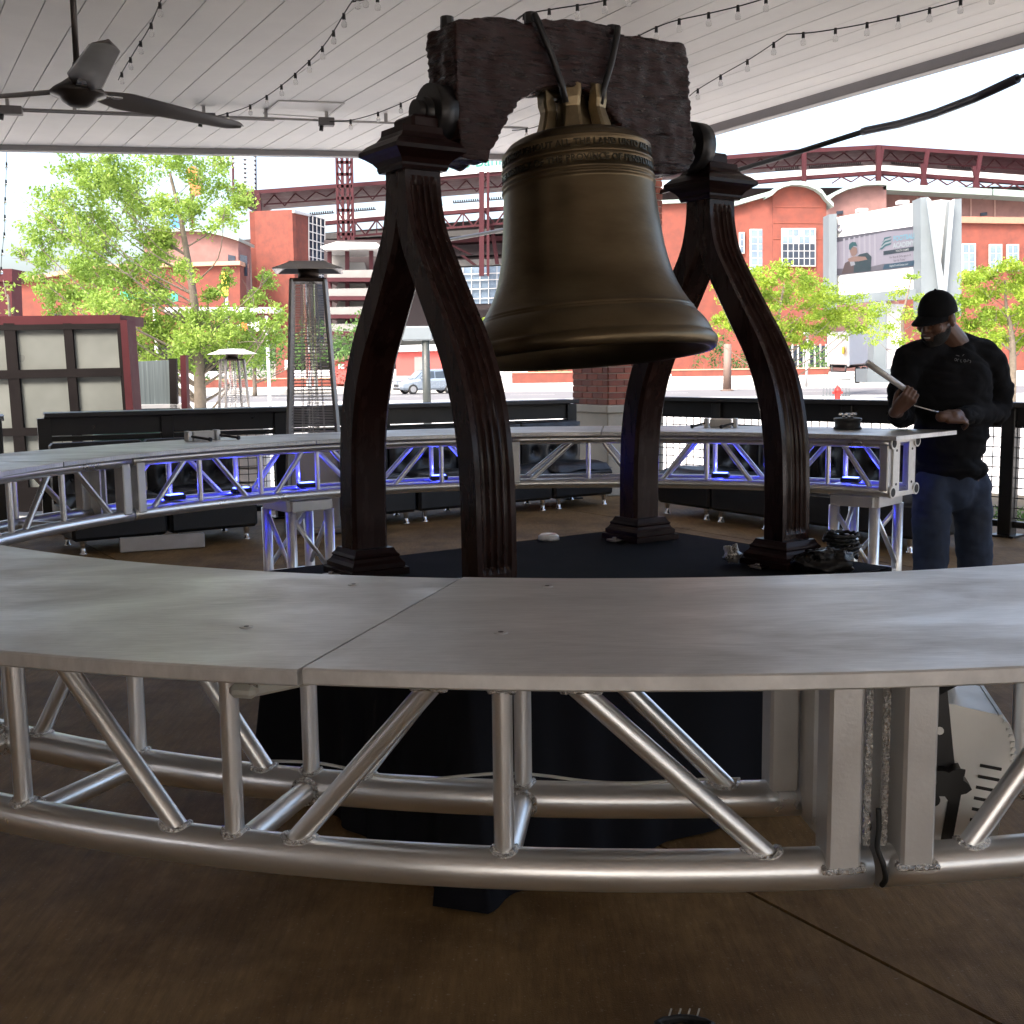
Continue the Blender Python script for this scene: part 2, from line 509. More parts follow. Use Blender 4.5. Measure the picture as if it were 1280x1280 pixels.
for k in range(68):
    d0, d1 = k * PW + .002, (k + 1) * PW - .005
    a, b, c, d = cpt(d0, s0(d0)), cpt(d1, s0(d1)), cpt(d1, 27), cpt(d0, 27)
    dz = rp.uniform(-.0015, .0015)
    MB().prism([Vector((p.x, p.y, CP + dz)) for p in (a, b, c, d)], (0, 0, .016)).build('plank', M_PLANK, can)
dd = 68 * PW
q = [cpt(0, 0), cpt(dd, s0(dd)), cpt(dd, 27), cpt(0, 27)]
MB().prism([Vector((p.x, p.y, CP + .022)) for p in q], (0, 0, .25)).build('roof_deck', M_PLANK2, can)
def eave(p, q_, nn):
    a = Vector((p.x, p.y, CZ + .05)); b = Vector((q_.x, q_.y, CZ + .05))
    o = Vector((nn.x, nn.y, 0)) * .06
    m = MB().beam(a + o, b + o, .12, .11, bev=.008)
    m.beam(a + o * 2.4 + Vector((0, 0, .17)), b + o * 2.4 + Vector((0, 0, .17)), .05, .3)
    return m
eave(cpt(-.1, -.2), cpt(0, 27), -nI).build('eave_trim', M_TRIM, can)
eave(cpt(0, 0), cpt(dd, s0(dd)), Vector((-e1.y, e1.x))).build('eave_trim', M_TRIM, can)
# access hatch in the ceiling
hq = [onz(x, y, CP - .005) for x, y in ((330, 142), (349, 126), (430, 129), (408, 147))]
hc = sum(hq, Vector()) / 4
MB().prism(hq, (0, 0, .0045)).build('access_hatch', M_PLANK, can)
m = MB()
for i in range(4): m.beam(hq[i], hq[(i + 1) % 4], .018, .012)
m.build('hatch_frame', pm('hatch_frame_paint', (.5, .49, .48), .5), can)

# unseen bar walls behind and left of the viewer, added to block and bounce light
MB().box((-5.2, -5.2, 1.9), (7.0, .3, 3.8)).box((-8.6, 3.9, 1.9), (.3, 17.9, 3.8)).build('light_block_wall', pm('painted_wall', (.36, .33, .30), .8), kind='structure')

# ---- brick corner column
M_BRICK = pm('red_brick', (.25, .075, .048), .85, 0, .3, 5.0, .3, 60, col2=(.29, .095, .06))
M_BRICK2 = pm('brown_brick', (.19, .065, .045), .85, 0, .3, 5.0, .3, 60)
M_MORTAR = pm('mortar', (.36, .30, .25), .95, 0, .1, 12)
M_STONE = pm('limestone', (.42, .38, .31), .85, 0, .1, 5, .1, 50)
C0 = at(760, 480, 12.2); C0.z = 0
fa = Vector((-.487, .873, 0)).normalized(); fb = Vector((.873, .487, 0)).normalized(); CW = .70
cc = C0 + (fa + fb) * CW / 2
colm = thing('brick_column', 'square red brick column with a pale stone ledge behind the bell', 'column', (cc.x, cc.y, 0))
Mc = Matrix((fb, fa, Vector((0, 0, 1)))).transposed()
BZ = .97
MB().box((cc.x, cc.y, (BZ + CZ) / 2), (CW - .016, CW - .016, CZ - BZ), Mc).build('mortar_core', M_MORTAR, colm)
MB().box((cc.x, cc.y, .445), (CW + .04, CW + .04, .89), Mc, .01).build('stone_base', M_STONE, colm)
MB().box((cc.x, cc.y, .93), (CW + .1, CW + .1, .085), Mc, .012).build('stone_ledge', M_STONE, colm)
MB().box((cc.x, cc.y, CZ - .07), (CW + .05, CW + .05, .14), Mc, .01).build('column_capital', M_STONE, colm)
CH = .0677
ncourse = int((CZ - .14 - BZ) / CH)
bm1 = MB().box((0, 0, 0), (.194, .055, .057), None, .003).mesh('brick', M_BRICK)
bm2 = MB().box((0, 0, 0), (.194, .055, .057), None, .003).mesh('brick', M_BRICK2)
bh1 = MB().box((0, 0, 0), (.094, .055, .057), None, .003).mesh('brick', M_BRICK)
bh2 = MB().box((0, 0, 0), (.094, .055, .057), None, .003).mesh('brick', M_BRICK2)
rb = random.Random(5)
rest = MB(); nb = 0
for ci in range(ncourse):
    z = BZ + CH * (ci + .5)
    for fi, (o, dr, nm) in enumerate(((C0, fa, -fb), (C0, fb, -fa), (C0 + fb * CW + fa * CW, -fa, fb), (C0 + fb * CW + fa * CW, -fb, fa))):
        odd = (ci + fi) % 2
        x = 0.004
        lens = ([.0985] if odd else []) + [.2, .2, .2, .2]
        for ln in lens:
            if x > CW - .05: break
            L_ = min(ln, CW - x)
            full = L_ > .15
            p = o + dr * (x + L_ / 2) + Vector((0, 0, z)) - nm * (.0275 - .004) + nm * rb.uniform(-.0015, .0015)
            xa = dr; Mx = Matrix((xa, Vector((0, 0, 1)).cross(xa), Vector((0, 0, 1)))).transposed()
            if fi < 2 and nb < 300 and (z > 3.05 or z < 1.62 or nb < 300):
                ob = bpy.data.objects.new('brick', (bm1 if full else bh1) if rb.random() < .7 else (bm2 if full else bh2))
                COL.objects.link(ob); ob.parent = colm
                ob.matrix_local = Matrix.Translation(p - WL[colm]) @ Mx.to_4x4()
                if full: ob.scale = (min(1, (L_ - .008) / .194), 1, 1)
                nb += 1
            else:
                rest.box(p, (L_ - .008, .055, .057), Mx)
            x += ln
tag(rest.build('brickwork', M_BRICK, colm), kind='stuff')

# ---- railings: black posts, drink ledge, wire mesh panels
M_RAIL = pm('black_railing_paint', (.016, .015, .015), .35, 0, .25, 4, .04, 90)
M_LEDGE = pm('dark_drink_ledge', (.035, .033, .034), .4, 0, .2, 3)
M_WIRE = pm('dark_wire', (.02, .02, .02), .6, 0)
def railing(a, b, ztop, n, label, ledge=.3, mesh_z=(.13, .80), lead=0.0):
    a = Vector((a[0], a[1], 0)); b = Vector((b[0], b[1], 0)); d = (b - a); L = d.length; u = d / L
    nrm = Vector((u.y, -u.x, 0))
    t = thing('railing', label, 'railing', tuple(a), 'railings round the patio')
    pa = a; a = a - u * lead
    MB().beam(a + Vector((0, 0, ztop - .02)) + nrm * .05, b + Vector((0, 0, ztop - .02)) + nrm * .05, ledge, .04, bev=.006).build('ledge', M_LEDGE, t)
    MB().beam(a + Vector((0, 0, ztop - .12)), b + Vector((0, 0, ztop - .12)), .05, .16).build('apron', M_RAIL, t)
    MB().beam(a + Vector((0, 0, .10)), b + Vector((0, 0, .10)), .045, .05).build('bottom_rail', M_RAIL, t)
    MB().beam(a + Vector((0, 0, mesh_z[1] + .02)), b + Vector((0, 0, mesh_z[1] + .02)), .04, .04).build('mid_rail', M_RAIL, t)
    a = pa
    for i in range(n + 1):
        p = a + u * (L * i / n)
        MB().box(p + Vector((0, 0, ztop / 2 - .02)), (.11, .11, ztop - .06), Matrix((u, nrm, Vector((0, 0, 1)))).transposed(), .006).box(p + Vector((0, 0, .008)), (.2, .2, .016), Matrix((u, nrm, Vector((0, 0, 1)))).transposed()).build('post', M_RAIL, t)
    for i in range(-1 if lead else 0, n):
        p, q_ = a + u * (L * i / n + .055), a + u * (L * (i + 1) / n - .055)
        if i < 0: p = a - u * lead
        w = MB()
        k = int((q_ - p).length / .08)
        for j in range(k + 1):
            x = p.lerp(q_, j / k)
            w.cyl(x + Vector((0, 0, mesh_z[0])), x + Vector((0, 0, mesh_z[1])), (.0046 if ledge < .2 else .0036), n=4, caps=False)
        k = 9
        for j in range(k + 1):
            z = Vector((0, 0, mesh_z[0] + (mesh_z[1] - mesh_z[0]) * j / k))
            w.cyl(p + z, q_ + z, (.0046 if ledge < .2 else .0036), n=4, caps=False)
        w.build('wire_mesh', M_WIRE, t)
    return t
railing((-4.05, 9.95), (.62, 12.05), 1.05, 5, 'black railing with drink ledge left of the brick column', .34)
railing((2.04, 11.24), (6.82, 5.76), 1.07, 5, 'black railing with wire mesh panels behind the man', .16, (.15, .87), .85)
# raised end unit of the left counter
t = thing('end_cabinet', 'small black cabinet with grey top at the left end of the railing', 'cabinet', (-4.35, 9.75, 0))
MB().box((-4.5, 9.72, .50), (.34, .5, 1.0), Matrix.Rotation(R_(24), 3, 'Z'), .01).build('carcass', M_RAIL, t)
MB().box((-4.5, 9.72, 1.02), (.38, .54, .04), Matrix.Rotation(R_(24), 3, 'Z'), .006).build('top', pm('grey_laminate', (.3, .3, .3), .4), t)
MB().box((-4.62, 9.47, .62), (.16, .012, .55), Matrix.Rotation(R_(24), 3, 'Z')).build('grey_door', M_ALU2, t)
# ================================================================== BELL, STAND AND PLATFORM
def voxel(mb, size, smooth=4, factor=.5):
    """union of overlapping closed pieces as one continuous skin"""
    me = mb.mesh('v', None)
    ob = bpy.data.objects.new('v', me); COL.objects.link(ob)
    r = ob.modifiers.new('r', 'REMESH'); r.mode = 'VOXEL'; r.voxel_size = size
    if smooth:
        s_ = ob.modifiers.new('s', 'SMOOTH'); s_.iterations = smooth; s_.factor = factor
    dg = bpy.context.evaluated_depsgraph_get()
    me2 = bpy.data.meshes.new_from_object(ob.evaluated_get(dg))
    bpy.data.objects.remove(ob); bpy.data.meshes.remove(me)
    out = MB()
    out.add([v.co.copy() for v in me2.vertices], [list(p.vertices) for p in me2.polygons], True)
    bpy.data.meshes.remove(me2)
    return out

PZ = .71                                    # top of the draped platform
u2 = Vector((.826, .564)).normalized(); U = Vector((u2.x, u2.y, 0)); V = Vector((u2.y, -u2.x, 0)); Zv = Vector((0, 0, 1))
O = Vector((.22, 3.86, 0))
def fr(a, b, z): return O + U * a + V * b + Zv * z
# ---- platform under a black cloth
Fc = Vector((.565, 4.87, 0))
PL, PWd = 1.71, 1.27
pc = [Fc, Fc - U * PL, Fc - U * PL + V * PWd, Fc + V * PWd]
pctr = sum(pc, Vector()) / 4
plat = thing('platform', 'low square platform under a black floor-length cloth below the bell', 'platform', (pctr.x, pctr.y, 0))
# top sheet, slightly uneven
m = MB(); nx, ny = 40, 30; vs_ = []
for j in range(ny + 1):
    for i in range(nx + 1):
        p = Fc - U * (PL * i / nx) + V * (PWd * j / ny)
        e = min(i, nx - i, j, ny - j) / 2.0
        z = PZ + (noise.noise(Vector((p.x * 4, p.y * 4, 0))) * .0025 if e > .4 else -.004)
        vs_.append(Vector((p.x, p.y, z)))
fs_ = [(j * (nx + 1) + i, j * (nx + 1) + i + 1, (j + 1) * (nx + 1) + i + 1, (j + 1) * (nx + 1) + i) for j in range(ny) for i in range(nx)]
m.add(vs_, fs_, True)
topc = m.build('top_cloth', M_CLOTH, plat)
# skirt with folds
m = MB(); per = []
for s_ in range(4):
    a, b = pc[s_], pc[(s_ + 1) % 4]; n_ = Vector(((b - a).y, -(b - a).x, 0)).normalized()
    if (a + n_ * .1 - pctr).length < (a - pctr).length: n_ = -n_
    nn = int((b - a).length / .022)
    for i in range(nn): per.append((a.lerp(b, i / nn), n_, s_ * 100 + i * .022, i / nn))
rows = 12; np_ = len(per); vs_ = []
for r in range(rows + 1):
    h = r / rows
    for (p, n_, w, fr_) in per:
        corner = math.exp(-((min(fr_, 1 - fr_)) / .06) ** 2)
        fold = math.sin(w * 26 + 2.2 * math.sin(w * 5.3)) * .5 + .5
        q = p + n_ * ((.006 + h * (.018 + .032 * fold) + h * h * corner * .045))
        vs_.append(Vector((q.x, q.y, (PZ - .004) * (1 - h) + .004 * h + (.006 * fold if r == rows else 0))))
fs_ = []
for r in range(rows):
    for i in range(np_):
        j = (i + 1) % np_
        fs_.append((r * np_ + i, r * np_ + j, (r + 1) * np_ + j, (r + 1) * np_ + i))
m.add(vs_, fs_, True).build('cloth_skirt', M_CLOTH, plat)
m = MB()
for (a, b) in ((-.1, -.1), (.1 - PL, -.1), (.1 - PL, .1 - PWd), (-.1, .1 - PWd)):
    p = Fc + U * a - V * b
    m.box((p.x, p.y, PZ / 2 - .02), (.05, .05, PZ - .04))
m.box((pctr.x, pctr.y, PZ - .035), (PL - .02, PWd - .02, .04), Matrix((U, V, Zv)).transposed()).build('deck_frame', M_BLACK, plat)

# ---- mahogany A-frames
M_WOOD = pm('dark_mahogany_lacquer', (.018, .0068, .0056), .27, 0, .18, 3.2, .03, 26, (6, 6, 1.2), col2=(.021, .0085, .007), coat=.18, rvar=.06, spec=.16)
M_WOOD2 = pm('dark_mahogany_moulding', (.015, .0055, .005), .36, 0, .4, 6, .06, 40, coat=.10, spec=.15)
def catmull(pts, n):
    out = []
    for i in range(len(pts) - 1):
        p0 = pts[max(0, i - 1)]; p1 = pts[i]; p2 = pts[i + 1]; p3 = pts[min(len(pts) - 1, i + 2)]
        for k in range(n):
            t = k / n
            out.append(tuple(.5 * ((2 * b) + (-a + c) * t + (2 * a - 5 * b + 4 * c - d) * t * t + (-a + 3 * b - 3 * c + d) * t ** 3) for a, b, c, d in zip(p0, p1, p2, p3)))
    out.append(pts[-1]); return out
LEG = [(.018, 1.99), (.022, 1.90), (.05, 1.79), (.115, 1.68), (.195, 1.56), (.275, 1.44), (.333, 1.31), (.367, 1.16), (.378, 1.0), (.38, .86), (.38, .74)]
def leg(tu, sgn, ha):
    path = catmull(LEG, 7); hb0 = .0425
    m = MB(); sec = []
    fl = 4
    outw = []
    N = 41
    for k in range(N):
        x = -1 + 2 * k / (N - 1)
        g = 0
        if abs(x) < .72:
            ph = (x + .72) / 1.44 * fl
            g = .011 * math.sin(math.pi * (ph % 1)) ** .7
        outw.append((x, g))
    rings = []
    for i, (vo, z) in enumerate(path):
        a = path[max(0, i - 1)]; b = path[min(len(path) - 1, i + 1)]
        t = Vector((b[0] - a[0], b[1] - a[1])); t.normalize()
        nrm = Vector((-t.y, t.x))
        if nrm.x < 0: nrm = -nrm
        wd = 1.0 + .10 * min(1, max(0, (1.9 - z) / .5))
        hb = hb0 * (1 + .12 * min(1, max(0, (1.8 - z) / .5)))
        endf = min(1, max(0, (1.955 - z) / .02)) * min(1, max(0, (z - .82) / .02))
        ring = []
        for x, g in outw:
            ring.append((x * ha * wd, hb - g * endf))
        # inner side with rounded corners
        ring += [(ha * wd, -hb + .012), (ha * wd - .012, -hb), (-ha * wd + .012, -hb), (-ha * wd, -hb + .012)]
        rings.append([fr(tu + a_, sgn * (vo + nrm.x * b_), z + nrm.y * b_) for a_, b_ in ring])
    n = len(rings[0]); vs_ = [p for r in rings for p in r]
    fs_ = []
    for i in range(len(rings) - 1):
        for k in range(n):
            fs_.append((i * n + k, i * n + (k + 1) % n, (i + 1) * n + (k + 1) % n, (i + 1) * n + k))
    fs_.append(list(range(n))); fs_.append([(len(rings) - 1) * n + k for k in range(n)])
    m.add(vs_, fs_, False)
    return m
def moulding(c, prof, M=Matrix((U, V, Zv)).transposed()):
    """square moulding: prof = list of (half width, z)"""
    m = MB(); vs_ = []
    for hw, z in prof:
        for sx, sy in ((-1, -1), (1, -1), (1, 1), (-1, 1)):
            vs_.append(c + M @ Vector((sx * hw, sy * hw, 0)) + Zv * z)
    fs_ = [(0, 1, 2, 3)]
    for i in range(len(prof) - 1):
        for k in range(4):
            fs_.append((i * 4 + k, i * 4 + (k + 1) % 4, (i + 1) * 4 + (k + 1) % 4, (i + 1) * 4 + k))
    fs_.append(tuple((len(prof) - 1) * 4 + k for k in range(4)))
    return m.add(vs_, fs_)
BASEP = [(.108, PZ + .002), (.108, PZ + .022), (.098, PZ + .026), (.098, PZ + .04), (.088, PZ + .05), (.083, PZ + .060), (.086, PZ + .066), (.078, PZ + .074), (.073, PZ + .084), (.07, PZ + .09)]
CAPP = [(.074, 1.975), (.078, 1.985), (.078, 1.992), (.088, 2.005), (.105, 2.018), (.118, 2.026), (.118, 2.038), (.100, 2.055), (.078, 2.068), (.068, 2.082), (.066, 2.10)]
M_HW = pm('dull_pewter_fitting', (.35, .33, .32), .3, 1.0, .15, 9)
for tu, lab, lab2 in ((-.61, 'dark mahogany wishbone stand holding the left end of the yoke', 'left'), (.61, 'dark mahogany wishbone stand holding the right end of the yoke', 'right')):
    st = thing('bell_stand', lab, 'bell stand', tuple(fr(tu, 0, PZ)), 'carved wooden bell stands')
    for sg, ha in ((1, .060), (-1, .0585)):
        lg = leg(tu, sg, ha).build('leg', M_WOOD, st)
        c = fr(tu, sg * .38, 0)
        pb = moulding(c, BASEP).build('leg_base', M_WOOD2, st)
        for q in (-1, 1):      # flat anchor plates at the foot
            MB().box(c + U * q * .125 + Zv * (PZ + .006), (.05, .06, .008), Matrix((U, V, Zv)).transposed(), .002).cyl(c + U * q * .13 + Zv * (PZ + .008), c + U * q * .13 + Zv * (PZ + .018), .009, n=6).build('anchor_plate', M_HW if q < 0 else M_BOLT, st)
    moulding(fr(tu, 0, 0), CAPP).build('capital', M_WOOD2, st)
    # bearing block with a round trunnion housing
    s_ = 1 if tu > 0 else -1
    mb = MB()
    mb.cyl(fr(tu - s_ * .055, 0, 2.155), fr(tu - s_ * .115, 0, 2.155), .085, n=28)
    mb.cyl(fr(tu - s_ * .03, 0, 2.155), fr(tu - s_ * .13, 0, 2.155), .045, n=20)
    mb.build('bearing', M_BLACK, st)
    MB().box(fr(tu - s_ * .03, 0, 2.115), (.12, .12, .04), Matrix((U, V, Zv)).transposed(), .008).build('bearing_block', M_WOOD2, st)

# ---- rough timber yoke
M_YOKE = pm('rough_dark_yoke_timber', (.014, .0065, .006), .30, 0, .5, 7, .5, 26, (2.2, 2.2, 14), col2=(.030, .011, .010), spec=.32, rvar=.12)
YT = .165
yp = fr(0, YT / 2, 0)
YPX = [(569, 24), (588, 20), (625, 22), (660, 26), (680, 20), (722, 25), (763, 35), (784, 44), (820, 49), (856, 57), (860, 64), (862, 100), (865, 138), (867, 175), (868, 205), (858, 217), (830, 217), (814, 215), (806, 197), (794, 178),
       (779, 161), (766, 143), (752, 124), (735, 113), (712, 108), (688, 108), (667, 114), (648, 127), (638, 143), (628, 163), (618, 184), (609, 203), (596, 199), (577, 197), (574, 170), (572, 120), (570, 70)]
poly = []
for x, y in YPX:
    p = onplane(x, y, yp, V)
    poly.append(p - V * YT)
m = MB().prism(poly, V * YT)
ym = voxel(m, .0066, 2)
rn = []
for p in ym.v:
    q = Vector(((p - O).dot(U), (p - O).dot(V), p.z))
    c = Vector((0, 0, 2.33))
    d = noise.fractal(Vector((q.x * 3.5, q.y * 7, q.z * 38)), 1.0, 2.0, 4) * .0065
    d += noise.noise(Vector((q.x * 9, q.y * 9, q.z * 9))) * .008 + noise.noise(Vector((q.x * 22, q.y * 22, q.z * 22))) * .006 + (abs(noise.noise(Vector((q.x * 6 + 5, q.y * 9, q.z * 55)))) - .25) * .012
    # push along the outward direction in v mostly, and in plane
    rn.append(d)
# vertex normals
nrm = [Vector() for _ in ym.v]
for f in ym.f:
    a, b, c = ym.v[f[0]], ym.v[f[1]], ym.v[f[2]]
    n_ = (b - a).cross(c - a)
    for i in f: nrm[i] += n_
for i, p in enumerate(ym.v):
    n_ = nrm[i].normalized(); ym.v[i] = p + n_ * rn[i]
pmid = fr(0, 0, 2.15)
yoke = thing('yoke', 'rough dark timber yoke arching over the bell', 'yoke', tuple(pmid))
ym.build('beam', M_YOKE, yoke)
m_top = lambda px, py: onplane(px, py, yp, V) - V * (YT / 2)
def hexnut(p, r, h): return MB().cyl(p - Zv * .012, p + Zv * h, r, r * .96, n=8, smooth=False)
for px, py in ((577, 22), (671, 22), (773, 38), (845, 56)):
    p = m_top(px, py)
    hexnut(p + V * (.05 if px in (671, 773) else 0), .021, .022).build('bolt', M_BLACK, yoke)
# iron straps down to the crown
def strap(pts, w=.016):
    q = []
    for px, py, off in pts: q.append(onplane(px, py, fr(0, YT / 2 + off, 0), V))
    return MB().tube(q, w, 8)
strap(((668, 18, .0), (672, 26, .012), (690, 70, .014), (703, 108, .016), (707, 128, .012)), .011).build('strap', M_BLACK, yoke)
strap(((772, 34, .0), (771, 46, .012), (764, 80, .014), (754, 112, .016), (750, 130, .012)), .011).build('strap', M_BLACK, yoke)
for tu in (-1, 1):
    MB().cyl(fr(tu * .42, 0, 2.155), fr(tu * .60, 0, 2.155), .034, n=18).build('trunnion', M_BLACK, yoke)

# ---- the bell
def bronze():
    m = bpy.data.materials.new('old_bronze'); m.use_nodes = True
    nt = m.node_tree; N = nt.nodes; L = nt.links; b = N['Principled BSDF']
    tc = N.new('ShaderNodeTexCoord')
    n1 = N.new('ShaderNodeTexNoise'); n1.inputs['Scale'].default_value = 4; n1.inputs['Detail'].default_value = 8
    mp = N.new('ShaderNodeMapping'); mp.inputs['Scale'].default_value = (1, 1, 2.6)
    L.new(tc.outputs['Object'], mp.inputs['Vector']); L.new(mp.outputs[0], n1.inputs['Vector'])
    cr = N.new('ShaderNodeValToRGB'); e = cr.color_ramp.elements
    e[0].position = .3; e[0].color = (.086, .062, .035, 1); e[1].position = .75; e[1].color = (.18, .136, .08, 1)
    L.new(n1.outputs['Fac'], cr.inputs['Fac']); L.new(cr.outputs[0], b.inputs['Base Color'])
    b.inputs['Metallic'].default_value = .88
    mr = N.new('ShaderNodeMapRange'); mr.inputs['To Min'].default_value = .27; mr.inputs['To Max'].default_value = .48
    L.new(n1.outputs['Fac'], mr.inputs['Value']); L.new(mr.outputs[0], b.inputs['Roughness'])
    n2 = N.new('ShaderNodeTexNoise'); n2.inputs['Scale'].default_value = 70; n2.inputs['Detail'].default_value = 4
    mp2 = N.new('ShaderNodeMapping'); mp2.inputs['Scale'].default_value = (.35, .35, 1.6)
    L.new(tc.outputs['Object'], mp2.inputs['Vector']); L.new(mp2.outputs[0], n2.inputs['Vector'])
    bp = N.new('ShaderNodeBump'); bp.inputs['Strength'].default_value = .16; bp.inputs['Distance'].default_value = .004
    L.new(n2.outputs['Fac'], bp.inputs['Height']); L.new(bp.outputs[0], b.inputs['Normal'])
    return m
M_BRONZE = bronze()
LIPZ = 1.418
PIV = 2.155
PHI = R_(6.0)
# swings about the yoke axis: lip moves towards +V
Rsw = Matrix.Rotation(PHI, 4, Vector((U.x, U.y, 0)))
t_ = Rsw @ Vector((0, 0, -1, 0))
if Vector(t_[:3]).dot(V) < 0: Rsw = Matrix.Rotation(-PHI, 4, Vector((U.x, U.y, 0)))
TB = Matrix.Translation(O + Zv * PIV) @ Rsw @ Matrix.Translation(-Zv * PIV)
LB = Matrix.Translation((0, 0, LIPZ))
BELL = [(.372, .012), (.392, .002), (.404, 0), (.412, .006), (.417, .022), (.4165, .034), (.409, .046), (.405, .050), (.402, .052), (.401, .058), (.394, .075), (.384, .092), (.372, .108), (.357, .124),
        (.3525, .127), (.3535, .131), (.349, .134), (.3475, .137), (.3485, .141), (.344, .144), (.333, .160), (.315, .190), (.300, .222), (.287, .258), (.276, .300), (.267, .345), (.260, .40), (.254, .455), (.250, .500), (.247, .535),
        (.2465, .543), (.251, .546), (.252, .550), (.2505, .554), (.2455, .556), (.2455, .560), (.250, .563), (.251, .567), (.249, .571), (.2445, .573), (.2435, .609),
        (.247, .611), (.2485, .615), (.247, .619), (.2425, .621), (.2405, .657), (.2435, .660), (.244, .665), (.240, .669), (.236, .672), (.231, .680), (.222, .690), (.205, .700), (.185, .707), (.160, .712), (.12, .717), (.075, .722), (.03, .724), (0.0, .724)]
INN = [(0, .69), (.10, .688), (.18, .675), (.21, .64), (.222, .56), (.235, .42), (.26, .30), (.29, .21), (.325, .13), (.352, .07), (.372, .012)]
bell = thing('bell', 'large bronze bell with raised lettering round its shoulder', 'bell', tuple(O + Zv * LIPZ))
m = MB().lathe(INN + BELL[1:], 128, TB @ Matrix.Translation((0, 0, LIPZ)))
m.build('bell_body', M_BRONZE, bell)
# inscription bands, letters set round the shoulder
def ring_text(txt, h, r, size, ang):
    vs_, fs_ = text_mesh(txt, size, .0022, space=1.08, bold=.0008)
    # thin triangles are bent round the axis
    out = []
    for p in vs_:
        a = ang + p.x / r
        rr = r + p.z + .0012
        out.append(TB @ Vector((rr * math.cos(a), rr * math.sin(a), LIPZ + h + p.y)))
    return MB().add(out, fs_)
M_LETTER = pm('bronze_lettering', (.05, .042, .028), .4, .88, .15, 20)
view_a = math.atan2(-O.y, -O.x)
ring_text('PROCLAIM LIBERTY THROUGHOUT ALL THE LAND UNTO ALL THE INHABITANTS', .639, .2415, .027, view_a - R_(1)).build('inscription', M_LETTER, bell)
ring_text('ORDER OF THE ASSEMBLY OF THE PROVINCE OF PENSYLVANIA FOR THE STATE', .591, .2440, .027, view_a + R_(7)).build('inscription', M_LETTER, bell)
# crown: six loops and a centre boss
M_CROWN = pm('worn_bronze_crown', (.17, .125, .07), .38, .85, .25, 8, .1, 60, col2=(.30, .235, .14))
cb = MB().lathe([(0, .70), (.10, .71), (.085, .74), (.06, .78), (.048, .84), (.05, .89), (.0, .895)], 24, TB @ Matrix.Translation((0, 0, LIPZ)))
cb.build('crown_boss', M_CROWN, bell)
for k in range(6):
    a = R_(60 * k + 24)
    pts = []
    for r_, z_ in ((.112, .712), (.098, .755), (.090, .79), (.096, .82), (.100, .845), (.06, .86)):
        pts.append(TB @ Vector((r_ * math.cos(a), r_ * math.sin(a), LIPZ + z_)))
    lb = MB()
    for i in range(len(pts) - 1):
        pass
    tang = (TB.to_3x3() @ Vector((-math.sin(a), math.cos(a), 0)))
    vs_ = []
    for i, p in enumerate(pts):
        d = (pts[min(i + 1, 5)] - pts[max(i - 1, 0)]).normalized(); n_ = d.cross(tang).normalized()
        w_ = (.034, .028, .026, .030, .034, .028)[i]; h_ = .021
        for sa, sb in ((-1, -.7), (-.7, -1), (.7, -1), (1, -.7), (1, .7), (.7, 1), (-.7, 1), (-1, .7)):
            vs_.append(p + tang * w_ * sa + n_ * h_ * sb)
    fs_ = []
    for i in range(5):
        for q in range(8): fs_.append((i * 8 + q, i * 8 + (q + 1) % 8, (i + 1) * 8 + (q + 1) % 8, (i + 1) * 8 + q))
    fs_ += [tuple(range(8)), tuple(40 + q for q in range(8))]
    lb.add(vs_, fs_, False).build('crown_loop', M_CROWN, bell)
m = MB().cyl(TB @ Vector((0, 0, LIPZ + .68)), TB @ Vector((0, 0, LIPZ + .13)), .014, .02, n=12)
m.sphere(TB @ Vector((0, 0, LIPZ + .1)), .05, 16, 10)
m.build('clapper', M_BOLT, bell)
# ================================================================== RING TABLE OF ALUMINIUM TRUSS
RC = Vector((.254, 3.727, 0))
RO, RI = 2.36, 2.125                # outer and inner chords
ZT, ZL = 1.0265, .80               # upper and lower chord centres
TOPZ = 1.07
def rp_(R, a, z): return Vector((RC.x + R * math.cos(R_(a)), RC.y + R * math.sin(R_(a)), z))
def arc(R, a0, a1, z, step=2.0):
    n = max(2, int(abs(a1 - a0) / step))
    return [rp_(R, a0 + (a1 - a0) * i / n, z) for i in range(n + 1)]
def weld(p, d, r, rt=.004, seed=0, off=0.0):
    """uneven bead round the foot of a tube"""
    d = Vector(d).normalized()
    a = Vector((0, 0, 1)) if abs(d.z) < .9 else Vector((1, 0, 0))
    x = (a - d * a.dot(d)).normalized(); y = d.cross(x)
    rw = random.Random(seed); m = MB(); pts = []
    n = 22; vs_ = []
    for i in range(n):
        t = 2 * math.pi * i / n
        c = p + (x * math.cos(t) + y * math.sin(t)) * r + d * off
        rr = rt * rw.uniform(.8, 1.3)
        o = (x * math.cos(t) + y * math.sin(t))
        for k in range(6):
            s = 2 * math.pi * k / 6
            vs_.append(c + (o * math.cos(s) + d * math.sin(s)) * rr)
    fs_ = []
    for i in range(n):
        for k in range(6):
            fs_.append((i * 6 + k, ((i + 1) % n) * 6 + k, ((i + 1) % n) * 6 + (k + 1) % 6, i * 6 + (k + 1) % 6))
    return m.add(vs_, fs_, True)
